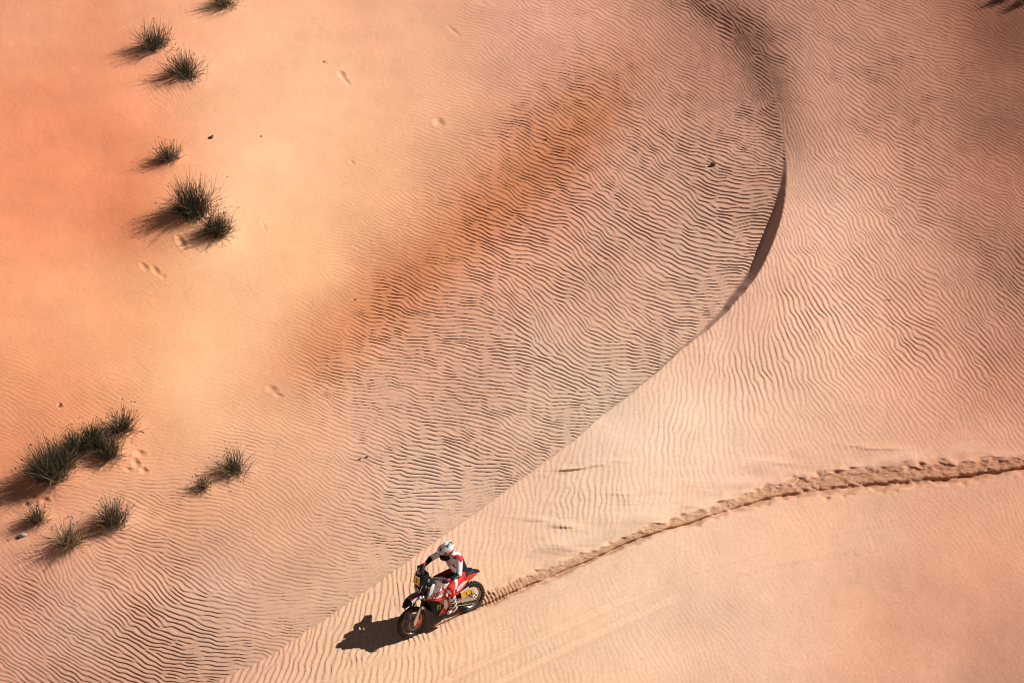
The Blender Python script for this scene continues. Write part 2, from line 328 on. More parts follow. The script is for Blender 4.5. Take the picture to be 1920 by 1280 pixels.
for (x, y, h, sp, n, dry) in plant_spots:
    rx = sp * 62; ry = rx * 0.55
    q = ((PX - x) / rx) ** 2 + ((PY - y) / ry) ** 2
    EXTRA += 0.10 * sp * np.exp(-q * 1.1)
    tail = np.exp(-((PY - y - 0.10 * (x - PX)) / (ry * 0.8)) ** 2) * smooth01((x - PX) / 30.0) * np.exp(-np.clip(x - PX, 0, 1e4) / (sp * 150))
    EXTRA += 0.07 * sp * tail
    amp = amp * (1 - 0.75 * np.exp(-q * 0.7)) * (1 - 0.8 * tail)

wl_world = lam / 90.0 / np.sqrt(np.sin(ang) ** 2 + (np.cos(ang) * 0.56) ** 2) ** 1.0      # ripple length in metres, foreshortening undone
AMP = 0.044 * np.minimum(wl_world, 0.21) * amp
rip_a = 0.5 * rip + 0.5 * np.sign(rip) * np.abs(rip) ** 1.3
H = H0 + EXTRA + AMP * rip_a + 0.004 * gnoise(30, 77, 2) + 0.0011 * gnoise(5.5, 79, 1) + 0.009 * gnoise(180, 78, 2)
sh = 0.085 * lam * rip * np.clip(amp, 0, 1)
QX = PX - np.sin(ang) * sh; QY = PY + np.cos(ang) * sh
QX = np.where(np.abs(D) < 2.5, PX, QX); QY = np.where(np.abs(D) < 2.5, PY, QY)

def ground_z(px, py):
    """sand height under a photo pixel"""
    fx = min(max((px - X0) / GX, 0), NX - 1.001); fy = min(max((py - Y0) / GY, 0), NY - 1.001)
    i, j = int(fx), int(fy); a, b = fx - i, fy - j
    return float((H[j, i] * (1 - a) + H[j, i + 1] * a) * (1 - b) + (H[j + 1, i] * (1 - a) + H[j + 1, i + 1] * a) * b)
def on_sand(px, py, lift=0.0):
    z = ground_z(px, py)
    return Vector(pix_to_world(px, py, z)) + Vector((0, 0, lift))

# colour of the sand (iron-orange, cream, pinkish, brown), as green/red and blue/red shares and a red value; the red value also paints in shade on the lee slope and dark corners
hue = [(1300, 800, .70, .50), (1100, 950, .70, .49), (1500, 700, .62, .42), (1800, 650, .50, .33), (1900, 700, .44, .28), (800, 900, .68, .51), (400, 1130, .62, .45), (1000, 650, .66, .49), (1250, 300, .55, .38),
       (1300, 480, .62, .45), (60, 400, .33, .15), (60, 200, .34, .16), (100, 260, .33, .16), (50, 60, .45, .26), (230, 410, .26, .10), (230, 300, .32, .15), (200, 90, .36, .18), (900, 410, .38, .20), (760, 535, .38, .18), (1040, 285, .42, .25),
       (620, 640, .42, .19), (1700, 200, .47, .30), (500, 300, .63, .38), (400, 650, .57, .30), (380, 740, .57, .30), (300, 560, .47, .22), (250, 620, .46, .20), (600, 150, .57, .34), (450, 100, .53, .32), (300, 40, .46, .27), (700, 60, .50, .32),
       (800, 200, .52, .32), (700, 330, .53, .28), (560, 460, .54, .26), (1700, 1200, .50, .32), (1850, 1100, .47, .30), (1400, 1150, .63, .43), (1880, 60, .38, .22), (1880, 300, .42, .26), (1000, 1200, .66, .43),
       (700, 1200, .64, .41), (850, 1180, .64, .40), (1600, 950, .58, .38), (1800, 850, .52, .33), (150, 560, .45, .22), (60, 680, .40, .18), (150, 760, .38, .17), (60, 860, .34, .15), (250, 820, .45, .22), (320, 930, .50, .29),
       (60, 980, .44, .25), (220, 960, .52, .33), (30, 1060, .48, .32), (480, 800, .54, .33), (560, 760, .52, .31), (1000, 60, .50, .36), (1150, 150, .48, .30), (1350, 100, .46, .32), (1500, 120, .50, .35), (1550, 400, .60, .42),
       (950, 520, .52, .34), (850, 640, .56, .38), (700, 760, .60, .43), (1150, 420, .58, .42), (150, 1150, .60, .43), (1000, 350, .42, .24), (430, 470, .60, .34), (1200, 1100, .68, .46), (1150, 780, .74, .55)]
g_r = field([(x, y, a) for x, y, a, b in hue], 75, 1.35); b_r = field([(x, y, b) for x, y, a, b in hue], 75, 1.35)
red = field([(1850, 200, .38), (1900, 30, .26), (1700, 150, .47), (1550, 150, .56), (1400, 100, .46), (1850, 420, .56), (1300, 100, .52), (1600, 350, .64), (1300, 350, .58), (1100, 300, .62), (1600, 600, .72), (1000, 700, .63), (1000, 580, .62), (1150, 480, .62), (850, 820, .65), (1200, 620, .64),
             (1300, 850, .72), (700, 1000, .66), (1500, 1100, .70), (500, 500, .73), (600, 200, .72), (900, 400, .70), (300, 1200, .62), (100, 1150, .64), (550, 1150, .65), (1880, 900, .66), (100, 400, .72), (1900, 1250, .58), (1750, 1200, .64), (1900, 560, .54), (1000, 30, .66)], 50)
vari = 0.04 * gnoise(90, 501, 3)
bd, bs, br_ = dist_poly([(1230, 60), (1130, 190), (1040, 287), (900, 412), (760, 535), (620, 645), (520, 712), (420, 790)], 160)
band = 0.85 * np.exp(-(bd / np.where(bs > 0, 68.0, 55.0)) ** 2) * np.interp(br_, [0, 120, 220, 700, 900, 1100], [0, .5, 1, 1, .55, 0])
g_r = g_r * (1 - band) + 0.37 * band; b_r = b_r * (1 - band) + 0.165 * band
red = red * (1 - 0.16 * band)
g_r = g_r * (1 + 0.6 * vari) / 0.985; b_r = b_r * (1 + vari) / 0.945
churn_shade = (1 - 0.27 * CHURN)  # churned trail browned in its colour to stand in for self-shading
tint = np.stack([red * churn_shade, red * g_r * churn_shade * (1 - 0.12 * CHURN), red * b_r * churn_shade * (1 - 0.22 * CHURN), np.ones_like(red)], -1)

# the sheet: fine inner part, widening rings out to the horizon
def ring(n, first, total):
    g = np.geomspace(first, total, n); return g
RN = 16
outx = ring(RN, 6, 9000); outy_t = ring(RN, 6, 5600); outy_b = ring(RN, 6, 9000)
fx = np.concatenate([gx[0] - outx[::-1], gx, gx[-1] + outx]); fy = np.concatenate([gy[0] - outy_t[::-1], gy, gy[-1] + outy_b])
def pad(a): return np.pad(a, RN, 'edge')
FX, FY = np.meshgrid(fx, fy)
mx = np.minimum(np.abs(FX - np.clip(FX, gx[0], gx[-1])), 1e9); my = np.abs(FY - np.clip(FY, gy[0], gy[-1]))
far = smooth01(np.hypot(mx, my) / 2500.0)
FH = pad(H) * (1 - far) + float(H0.mean()) * far
FXX = FX.copy(); FYY = FY.copy()
FXX[RN:-RN, RN:-RN] = QX; FYY[RN:-RN, RN:-RN] = QY
V = pix_to_world(FXX, FYY, FH)
ny, nx = FX.shape
vid = np.arange(ny * nx).reshape(ny, nx)
quads = np.stack([vid[1:, :-1], vid[1:, 1:], vid[:-1, 1:], vid[:-1, :-1]], -1).reshape(-1, 4)
me = bpy.data.meshes.new('sand')
me.vertices.add(ny * nx); me.vertices.foreach_set('co', V.reshape(-1).astype(np.float32))
me.loops.add(quads.size); me.loops.foreach_set('vertex_index', quads.reshape(-1).astype(np.int32))
me.polygons.add(len(quads)); me.polygons.foreach_set('loop_start', np.arange(0, quads.size, 4, dtype=np.int32))
try: me.polygons.foreach_set('loop_total', np.full(len(quads), 4, dtype=np.int32))
except Exception: pass
me.update(calc_edges=True)
me.polygons.foreach_set('use_smooth', np.ones(len(quads), dtype=bool))
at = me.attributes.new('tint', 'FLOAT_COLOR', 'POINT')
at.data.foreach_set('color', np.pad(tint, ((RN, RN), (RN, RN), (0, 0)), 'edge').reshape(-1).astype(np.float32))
dune = bpy.data.objects.new('sand_dune', me); COL.objects.link(dune)
dune['kind'] = 'structure'; dune['label'] = 'rippled orange desert dune with a sharp curved crest'

# ---------------------------------------------------------------- materials
def new_mat(name):
    m = bpy.data.materials.new(name); m.use_nodes = True
    b = m.node_tree.nodes['Principled BSDF']; return m, m.node_tree, b
def mat(name, color, rough=0.5, metal=0.0, var=0.15, scale=30.0, coat=0.0, bump=0.0, dust=0.0, spec=0.5):
    m, nt, b = new_mat(name); b.inputs['Specular IOR Level'].default_value = spec
    N, L = nt.nodes, nt.links
    tc = N.new('ShaderNodeTexCoord'); nz = N.new('ShaderNodeTexNoise'); nz.inputs['Scale'].default_value = scale; nz.inputs['Detail'].default_value = 5
    L.new(tc.outputs['Object'], nz.inputs['Vector'])
    cr = N.new('ShaderNodeValToRGB')
    cr.color_ramp.elements[0].position = 0.3; cr.color_ramp.elements[1].position = 0.7
    c = color
    cr.color_ramp.elements[0].color = (*[x * (1 - var) for x in c], 1); cr.color_ramp.elements[1].color = (*[min(1, x * (1 + var)) for x in c], 1)
    L.new(nz.outputs['Fac'], cr.inputs['Fac'])
    out = cr.outputs['Color']
    if dust > 0:
        n2 = N.new('ShaderNodeTexNoise'); n2.inputs['Scale'].default_value = 9; n2.inputs['Detail'].default_value = 6; L.new(tc.outputs['Object'], n2.inputs['Vector'])
        mr = N.new('ShaderNodeMapRange'); mr.inputs[1].default_value = 0.45; mr.inputs[2].default_value = 0.75; mr.inputs[4].default_value = dust; L.new(n2.outputs['Fac'], mr.inputs[0])
        mx = N.new('ShaderNodeMixRGB'); L.new(mr.outputs[0], mx.inputs['Fac']); L.new(out, mx.inputs[1]); mx.inputs[2].default_value = (0.50, 0.30, 0.18, 1); out = mx.outputs[0]
    L.new(out, b.inputs['Base Color'])
    b.inputs['Roughness'].default_value = rough; b.inputs['Metallic'].default_value = metal
    if coat: b.inputs['Coat Weight'].default_value = coat; b.inputs['Coat Roughness'].default_value = 0.15
    if bump:
        bp = N.new('ShaderNodeBump'); bp.inputs['Strength'].default_value = bump; bp.inputs['Distance'].default_value = 0.004
        L.new(nz.outputs['Fac'], bp.inputs['Height']); L.new(bp.outputs[0], b.inputs['Normal'])
    return m

def sand_material():
    m, nt, b = new_mat('sand'); N, L = nt.nodes, nt.links
    def attr(n): a = N.new('ShaderNodeAttribute'); a.attribute_name = n; return a.outputs['Fac']
    def mix(f, a, c, t='MIX'):
        x = N.new('ShaderNodeMixRGB'); x.blend_type = t
        if isinstance(f, float): x.inputs[0].default_value = f
        else: L.new(f, x.inputs[0])
        for i, q in ((1, a), (2, c)):
            if isinstance(q, tuple): x.inputs[i].default_value = (*q, 1)
            else: L.new(q, x.inputs[i])
        return x.outputs[0]
    geo = N.new('ShaderNodeNewGeometry')
    def noise(scale, detail):
        n = N.new('ShaderNodeTexNoise'); n.inputs['Scale'].default_value = scale; n.inputs['Detail'].default_value = detail
        L.new(geo.outputs['Position'], n.inputs['Vector']); return n.outputs['Fac']
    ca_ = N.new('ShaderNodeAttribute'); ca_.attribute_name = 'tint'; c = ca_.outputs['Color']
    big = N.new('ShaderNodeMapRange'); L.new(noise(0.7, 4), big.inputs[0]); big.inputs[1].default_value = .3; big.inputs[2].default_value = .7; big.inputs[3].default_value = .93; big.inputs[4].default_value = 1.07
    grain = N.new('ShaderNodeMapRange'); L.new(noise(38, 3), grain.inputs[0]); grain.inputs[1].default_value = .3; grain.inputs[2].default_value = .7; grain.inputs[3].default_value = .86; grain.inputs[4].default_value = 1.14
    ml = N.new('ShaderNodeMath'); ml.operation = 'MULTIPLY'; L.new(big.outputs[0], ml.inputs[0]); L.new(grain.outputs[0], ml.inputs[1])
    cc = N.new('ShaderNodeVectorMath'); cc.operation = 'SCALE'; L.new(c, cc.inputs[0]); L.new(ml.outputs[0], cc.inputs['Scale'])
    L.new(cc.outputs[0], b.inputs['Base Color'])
    b.inputs['Roughness'].default_value = 0.95; b.inputs['Specular IOR Level'].default_value = 0.15
    bp = N.new('ShaderNodeBump'); bp.inputs['Strength'].default_value = 0.35; bp.inputs['Distance'].default_value = 0.004
    L.new(noise(55, 4), bp.inputs['Height']); L.new(bp.outputs[0], b.inputs['Normal'])
    return m
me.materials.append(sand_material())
print('grid', NX, NY, 'heights', H0.min(), H0.max())

# ---------------------------------------------------------------- mesh helpers
class MB:
    def __init__(s): s.v = []; s.f = []; s.m = []
    def add(s, v, f, m=0):
        o = len(s.v); s.v += [tuple(p) for p in v]; s.f += [tuple(i + o for i in q) for q in f]; s.m += [m] * len(f)
    def ring_loft(s, rings, m=0, closed=True, cap=True, mfun=None):
        n = len(rings[0]); o = len(s.v)
        for r_ in rings: s.v += [tuple(p) for p in r_]
        for i in range(len(rings) - 1):
            for k in range(n if closed else n - 1):
                a = o + i * n + k; b = o + i * n + (k + 1) % n
                s.f.append((a, b, b + n, a + n)); s.m.append(mfun(i, k) if mfun else m)
        if cap and closed:
            s.f.append(tuple(o + k for k in reversed(range(n)))); s.m.append(mfun(0, 0) if mfun else m)
            s.f.append(tuple(o + (len(rings) - 1) * n + k for k in range(n))); s.m.append(mfun(len(rings) - 2, 0) if mfun else m)
    def tube(s, pts, rad, seg=8, m=0, flat=1.0):
        pts = [Vector(p) for p in pts]
        if not hasattr(rad, '__len__'): rad = [rad] * len(pts)
        rings = []; prev = None
        for i, p in enumerate(pts):
            d = (pts[min(i + 1, len(pts) - 1)] - pts[max(i - 1, 0)]).normalized()
            if prev is None:
                a = Vector((0, 0, 1)) if abs(d.z) < 0.9 else Vector((0, 1, 0))
                u = d.cross(a).normalized()
            else:
                u = (prev - d * prev.dot(d)).normalized()
            prev = u; w = d.cross(u)
            rings.append([p + (u * math.cos(t) + w * math.sin(t) * flat) * rad[i] for t in [2 * math.pi * k / seg for k in range(seg)]])
        s.ring_loft(rings, m)
    def lathe(s, prof, seg=32, c=(0, 0, 0), m=0, closed_profile=False):
        """profile of (radius, y) turned round the y axis"""
        rings = []
        for (r_, y) in prof:
            rings.append([(c[0] + r_ * math.cos(2 * math.pi * k / seg), c[1] + y, c[2] + r_ * math.sin(2 * math.pi * k / seg)) for k in range(seg)])
        if closed_profile: rings.append(rings[0])
        s.ring_loft(rings, m, cap=not closed_profile)
    def box(s, c, sz, rot=None, m=0, bev=0.15):
        x, y, z = [q / 2 for q in sz]; b = min(x, y, z) * bev * 2
        R = rot if rot else Matrix.Identity(3)
        bm = bmesh.new(); bmesh.ops.create_cube(bm, size=1)
        for q in bm.verts: q.co = Vector((q.co.x * sz[0], q.co.y * sz[1], q.co.z * sz[2]))
        bmesh.ops.bevel(bm, geom=bm.edges[:], offset=b, segments=1, affect='EDGES')
        bm.verts.index_update()
        s.add([Vector(c) + R @ q.co for q in bm.verts], [[q.index for q in f.verts] for f in bm.faces], m); bm.free()
    def plate(s, poly, y0, y1, m=0, inset=0.006, bulge=0.0, lean=0.0):
        """side-view outline (x, z) given a thickness from y0 to y1, edges softened"""
        n = len(poly); cx = sum(p[0] for p in poly) / n; cz = sum(p[1] for p in poly) / n
        def rg(k, y): return [(cx + (p[0] - cx) * k, y - math.copysign(lean, y1) * (cz + (p[1] - cz) * k - 0.85), cz + (p[1] - cz) * k) for p in poly]
        k = 1 - inset / 0.15
        o = len(s.v)
        yo = y1 + (bulge if y1 > 0 else -bulge)
        rings = [rg(1, y0), rg(1, y0 * .3 + y1 * .7), rg(k, y1), rg(0.55, y1 * .3 + yo * .7), rg(0.05, yo)]
        s.ring_loft(rings, m)
    def build(s, name, mats, parent=None, smooth=True, angle=40):
        me_ = bpy.data.meshes.new(name); me_.from_pydata(s.v, [], s.f)
        if not isinstance(mats, (list, tuple)): mats = [mats]
        for q in mats: me_.materials.append(q)
        me_.polygons.foreach_set('material_index', s.m)
        bm = bmesh.new(); bm.from_mesh(me_); bmesh.ops.recalc_face_normals(bm, faces=bm.faces[:]); bm.to_mesh(me_); bm.free()
        if smooth:
            me_.polygons.foreach_set('use_smooth', [True] * len(me_.polygons))
            me_.set_sharp_from_angle(angle=math.radians(angle))
        ob = bpy.data.objects.new(name, me_); COL.objects.link(ob)
        if parent: ob.parent = parent
        return ob
def tag(o, label, cat, group=None):
    o['label'] = label; o['category'] = cat
    if group: o['group'] = group
    return o
def empty(name, matrix=None):
    e = bpy.data.objects.new(name, None); COL.objects.link(e); e.empty_display_size = 0.2
    if matrix is not None: e.matrix_world = matrix
    return e
def lettering(name, body, size, mtx, material, parent, depth=0.0015, target=None, bold=0.0, shear=0.0):
    cu = bpy.data.curves.new(name, 'FONT'); cu.body = body; cu.size = size; cu.align_x = 'CENTER'; cu.align_y = 'CENTER'; cu.extrude = depth; cu.offset = bold; cu.shear = shear
    to = bpy.data.objects.new(name, cu); COL.objects.link(to)
    dg = bpy.context.evaluated_depsgraph_get(); m_ = bpy.data.meshes.new_from_object(to.evaluated_get(dg)); bpy.data.objects.remove(to)
    m_.name = name; m_.transform(mtx); m_.materials.clear(); m_.materials.append(material)
    if target is not None:
        from mathutils.bvhtree import BVHTree
        bv = BVHTree.FromPolygons([v.co.copy() for v in target.data.vertices], [tuple(p.vertices) for p in target.data.polygons])
        for v in m_.vertices:
            co, no, i, d = bv.find_nearest(v.co)
            if co: v.co = co + no * 0.004
    ob = bpy.data.objects.new(name, m_); COL.objects.link(ob); ob.parent = parent
    return ob
def frame_mtx(origin, xdir, ydir):
    x = Vector(xdir).normalized(); z = x.cross(Vector(ydir)).normalized(); y = z.cross(x)
    m_ = Matrix((x, y, z)).transposed().to_4x4(); m_.translation = Vector(origin); return m_

# ---------------------------------------------------------------- motorcycle
M = {
    'rubber': mat('rubber', (0.018, 0.017, 0.016), 0.85, var=.3, scale=60, dust=.16),
    'black': mat('black_plastic', (0.010, 0.010, 0.011), 0.6, var=.25, scale=40, dust=.03, spec=.15),
    'gloss': mat('black_gloss', (0.008, 0.008, 0.010), 0.4, coat=.05, dust=.0, spec=.2),
    'white': mat('white_plastic', (0.72, 0.72, 0.72), 0.35, var=.04, coat=.3, dust=.15),
    'red': mat('red_plastic', (0.60, 0.022, 0.012), 0.35, var=.08, coat=.3, dust=.12),
    'orange': mat('red_orange_plastic', (0.58, 0.032, 0.014), 0.35, var=.08, coat=.3, dust=.1),
    'yellow': mat('yellow_plate', (0.74, 0.42, 0.02), 0.45, var=.05, dust=.1),
    'silver': mat('aluminium', (0.55, 0.55, 0.56), 0.35, metal=.9, var=.1, dust=.15),
    'steel': mat('dark_steel', (0.16, 0.155, 0.15), 0.4, metal=.8, var=.2, dust=.25),
    'rim': mat('rim_metal', (0.30, 0.25, 0.20), 0.4, metal=.7, var=.15, dust=.4),
    'blue': mat('blue_fork_tube', (0.16, 0.24, 0.42), 0.3, metal=.6, var=.1),
    'glass': mat('headlight_glass', (0.10, 0.12, 0.13), 0.06, coat=1.0, var=.05),
    'screen': mat('smoked_screen', (0.05, 0.055, 0.06), 0.12, coat=.6, var=.1),
    'grey': mat('grey_plastic', (0.22, 0.22, 0.23), 0.45, var=.1, dust=.2),
    'navy': mat('navy_print', (0.02, 0.025, 0.06), 0.45),
    'crimson': mat('crimson_print', (0.45, 0.01, 0.02), 0.45),
    'green': mat('green_print', (0.30, 0.50, 0.05), 0.45),
    'gold': mat('gold_chain', (0.10, 0.075, 0.04), 0.55, metal=.7, dust=.3),
}
Pr = on_sand(883, 1142); Pf = on_sand(772.5, 1191)
WB = 1.48
fwd = (Pf - Pr); bscale = fwd.length / WB; fwd.normalize()
left = Vector((0, 0, 1)).cross(fwd).normalized(); upv = fwd.cross(left)
BIKE = Matrix((fwd, left, upv)).transposed().to_4x4(); BIKE.translation = Pr - upv * 0.028
BIKE = BIKE @ Matrix.Scale(bscale, 4)
print('wheelbase m', WB * bscale, 'fwd', fwd)
bike = empty('motorcycle', BIKE)
tag(bike, 'red, white and black rally motorcycle riding beside the dune crest', 'motorcycle')

def wheel(name, cx, R, wid, tread_h, left_disc, knobs, steer=0.0):
    hub = MB(); hub.lathe([(0.0, -.075), (.016, -.075), (.03, -.06), (.028, -.03), (.022, 0), (.028, .03), (.034, .06), (.016, .075), (0.0, .075)], 16)
    h = hub.build(name, M['steel'], bike); h.location = (cx, 0, R)
    h.rotation_euler = (0, 0, steer)
    ro = R - tread_h; ri = R - 0.105
    t = MB(); prof = []
    for k in range(15):
        a = 2 * math.pi * k / 14
        prof.append(((ro + ri) / 2 + (ro - ri) / 2 * math.cos(a), wid / 2 * 0.92 * math.sin(a) * (1 if math.cos(a) > -.3 else .75)))
    t.lathe(prof[:-1], 56, closed_profile=True)
    for k in range(knobs):
        for row, (yy, lean) in enumerate(((-.40, -.55), (-.15, -.18), (.15, .18), (.40, .55))):
            a = 2 * math.pi * (k + (0.5 if row in (1, 2) else 0)) / knobs
            rr = ro - 0.006 - (0.013 if abs(yy) > .3 else 0)
            e = Vector((math.cos(a), 0, math.sin(a))); tng = Vector((-math.sin(a), 0, math.cos(a)))
            up_ = (e * math.cos(lean) + Vector((0, 1, 0)) * math.sin(lean)).normalized()
            sd_ = tng.cross(up_)
            Rm = Matrix((tng, sd_, up_)).transposed()
            t.box(e * (rr + tread_h * .6) + Vector((0, yy * wid, 0)), (2 * math.pi * R / knobs * .5, wid * .2, tread_h * 1.7), Rm, bev=.1)
    t.build('tyre', M['rubber'], h, angle=30)
    rm = MB(); q = ri
    rm.lathe([(q + .008, -.032), (q + .012, -.028), (q + .002, -.018), (q - .010, 0), (q + .002, .018), (q + .012, .028), (q + .008, .032), (q - .012, .020), (q - .022, 0), (q - .012, -.020)], 48, closed_profile=True)
    rm.build('rim', M['rim'], h)
    sp = MB()
    for k in range(32):
        a = 2 * math.pi * k / 32; b = a + (0.42 if k % 4 < 2 else -0.42); y = .052 if k % 2 else -.052
        sp.tube([(.030 * math.cos(b), y, .030 * math.sin(b)), ((q - .01) * math.cos(a), y * .12, (q - .01) * math.sin(a))], .0026, 4)
    sp.build('spokes', M['silver'], h)
    d = MB(); yd = .085 if left_disc else -.085
    dr = .14 if left_disc else .11
    d.lathe([(dr, yd - .003), (dr, yd + .003), (dr - .035, yd + .003), (dr - .035, yd - .003)], 36, closed_profile=True)
    for k in range(6):
        a = k * math.pi / 3; d.tube([(.03 * math.cos(a), yd, .03 * math.sin(a)), ((dr - .03) * math.cos(a + .3), yd, (dr - .03) * math.sin(a + .3))], .006, 5)
    d.build('brake_disc', M['steel'], h)
    return h
fw = wheel('front_wheel', WB, .345, .095, .012, True, 30)
rw = wheel('rear_wheel', 0.0, .335, .130, .014, False, 28)
sp = MB(); sp.lathe([(.105, .082), (.112, .085), (.105, .088), (.09, .088), (.09, .082)], 40, closed_profile=True)
for k in range(5):
    a = k * 2 * math.pi / 5; sp.tube([(.03 * math.cos(a), .085, .03 * math.sin(a)), (.095 * math.cos(a), .085, .095 * math.sin(a))], .008, 5)
sp.build('sprocket', M['gold'], rw)

# fork, guards, caliper
AX = Vector((WB, 0, .345)); FD = Vector((-.454, 0, .891))
for sgn in (1, -1):
    o = Vector((0, sgn * .105, 0))
    f = MB(); f.tube([AX + o - FD * .02, AX + o + FD * .10, AX + o + FD * .42], [.026, .027, .024], 12)
    leg = f.build('fork_leg', M['blue'], bike)
    u = MB(); u.tube([AX + o + FD * .40, AX + o + FD * .42, AX + o + FD * .88], [.028, .031, .030], 12); u.build('fork_tube', M['black'], leg)
    g = MB(); g.plate([(WB + .035, .33), (WB + .045, .42), (WB - .09, .66), (WB - .15, .70), (WB - .12, .62), (WB - .03, .38)], sgn * .128, sgn * .142); g.build('fork_guard', M['silver'] if sgn > 0 else M['black'], leg)
    l = MB(); l.box(AX + o + Vector((-.01, 0, 0)), (.06, .05, .08)); l.build('axle_clamp', M['red'], leg)
c = MB(); c.box((WB - .10, .098, .40), (.075, .045, .11), Matrix.Rotation(.5, 3, 'Y')); c.box((WB - .075, .12, .37), (.05, .02, .07), Matrix.Rotation(.5, 3, 'Y'))
c.build('brake_caliper', M['red'], bike)
for (dist_, w) in ((.56, .30), (.80, .28)):
    y = MB(); p = AX + FD * dist_; y.box(p, (.09, w, .035), Matrix.Rotation(-.47, 3, 'Y')); y.build('fork_yoke', M['steel'], bike)
# front mudguard
fd = MB(); rings = []
prof = [(1.00, .815, .085, .04), (1.12, .875, .115, .055), (1.25, .905, .132, .062), (1.40, .905, .132, .062), (1.52, .875, .115, .052), (1.61, .825, .085, .036), (1.665, .775, .045, .016)]
for (x, z, w, hgt) in prof:
    top = [(x, w * math.sin(a), z + hgt * math.cos(a) - .02) for a in np.linspace(-1.45, 1.45, 9)]
    bot = [(x, w * .94 * math.sin(a), z + hgt * math.cos(a) - .034) for a in np.linspace(1.45, -1.45, 9)]
    rings.append(top + bot)
def fm(i, k):
    if i >= 4: return 1
    if k in (2, 5): return 2
    if k in (3, 4): return 3
    return 0
fd.ring_loft(rings, mfun=fm); fd.build('front_mudguard', [M['white'], M['gloss'], M['crimson'], M['grey']], bike)

# navigation tower: fairing, plate, lamp, screen, road book
tw = empty('navigation_tower'); tw.parent = bike
def slab(rows):
    """rows of (z, x_front, half width, depth)"""
    m_ = MB(); rg = []
    for (z, xf, w, d) in rows:
        rg.append([(xf - d, -w * .9, z), (xf - d * .25, -w, z), (xf - .02, -w * .85, z), (xf, -w * .4, z), (xf, w * .4, z), (xf - .02, w * .85, z), (xf - d * .25, w, z), (xf - d, w * .9, z)])
    m_.ring_loft(rg); return m_
bf = slab([(.965, 1.25, .06, .10), (1.0, 1.295, .095, .15), (1.10, 1.318, .115, .17), (1.22, 1.312, .122, .17), (1.34, 1.285, .12, .15), (1.41, 1.255, .105, .12)]).build('fairing', M['gloss'], tw, angle=35)
pl = MB(); pl.box((1.312, 0, 1.245), (.012, .19, .15), Matrix.Rotation(-.17, 3, 'Y')); pl.box((1.303, .0, 1.343), (.010, .18, .026), Matrix.Rotation(-.2, 3, 'Y'), m=1)
plo = pl.build('number_plate', [M['yellow'], M['white']], tw)
lettering('numeral', '1', .13, frame_mtx((1.3205, 0, 1.245), (0, 1, 0), (-.17, 0, 1)), M['black'], plo)
hl = MB()
for yy in (-.055, .055):
    hl.lathe([(0, .0), (.030, .004), (.040, .0), (.042, -.02)], 16, c=(0, 0, 0))
hl = MB(); hl.box((1.32, .045, 1.075), (.02, .075, .075), bev=.35); hl.box((1.32, -.045, 1.075), (.02, .075, .075), bev=.35)
hl.build('headlight', M['glass'], tw)
tr = MB(); tr.tube([(1.27, .125, 1.17), (1.312, .10, 1.05), (1.30, .06, .99), (1.30, -.06, .99), (1.312, -.10, 1.05)], .007, 6); tr.build('lamp_trim', M['white'], tw)
sc_ = MB(); rg = []
for (z, x, w) in ((1.39, 1.275, .10), (1.43, 1.262, .095), (1.465, 1.25, .08), (1.485, 1.24, .055)):
    f_ = [(x - .06 * (q * q), q * w, z) for q in np.linspace(-1, 1, 9)]; rg.append(f_ + [(p[0] - .006, p[1], p[2]) for p in reversed(f_)])
sc_.ring_loft(rg); sc_.build('windscreen', M['screen'], tw)
rb = MB(); rb.box((1.13, 0, 1.31), (.10, .20, .15), Matrix.Rotation(-.75, 3, 'Y')); rbo = rb.build('road_book', M['black'], tw)
rp = MB(); rp.box((1.105, 0, 1.355), (.012, .13, .075), Matrix.Rotation(.82, 3, 'Y')); rp.build('road_book_screen', M['white'], rbo)
for sgn in (1, -1):
    sd2 = MB(); sd2.plate([(1.26, 1.02), (1.24, 1.36), (1.12, 1.38), (1.0, 1.22), (1.02, 1.08), (1.14, .98)], sgn * .105, sgn * .125, bulge=.012)
    sd2.box((1.12, sgn * .140, 1.24), (.05, .02, .06), m=1); sd2.box((1.19, sgn * .140, 1.12), (.045, .02, .05), m=2)
    sd2.build('side_panel', [M['black'], M['grey'], M['steel']], tw)
for k, (y, z) in enumerate(((.09, 1.40), (-.09, 1.40), (0.0, 1.425))):
    ii = MB(); ii.box((1.12, y, z), (.05, .065, .05), Matrix.Rotation(-.5, 3, 'Y')); ii.build('instrument', M['steel'] if k == 2 else M['black'], tw)

# handlebar, grips, guards, levers
hb = MB(); BARX, BARZ = .90, 1.215
hb.tube([(BARX - .03, .42, BARZ - .005), (BARX, .25, BARZ + .0), (1.0, .12, BARZ - .01), (1.04, .06, 1.16), (1.04, -.06, 1.16), (1.0, -.12, BARZ - .01), (BARX, -.25, BARZ), (BARX - .03, -.42, BARZ - .005)], .0125, 10)
hbo = hb.build('handlebar', M['steel'], bike)
for sgn in (1, -1):
    g = MB(); g.tube([(BARX - .03, sgn * .43, BARZ - .005), (BARX - .004, sgn * .29, BARZ)], .017, 10); g.build('grip', M['rubber'], hbo)
    g = MB(); path = [(BARX - .035, sgn * .445, BARZ - .005), (BARX + .05, sgn * .45, BARZ - .01), (BARX + .10, sgn * .38, BARZ - .005), (BARX + .115, sgn * .27, BARZ), (BARX + .09, sgn * .17, BARZ)]
    rgs = []
    for (x, y, z), hh in zip(path, (.015, .038, .052, .045, .015)):
        rgs.append([(x, y, z - hh), (x + .010, y + sgn * .004, z), (x, y, z + hh), (x - .008, y, z)])
    g.ring_loft(rgs); g.build('hand_guard', M['white'] if sgn > 0 else M['black'], hbo)
    lv = MB(); lv.tube([(BARX + .02, sgn * .22, BARZ + .005), (BARX + .06, sgn * .28, BARZ + .0), (BARX + .058, sgn * .39, BARZ - .005)], .006, 6); lv.build('lever', M['silver'], hbo)

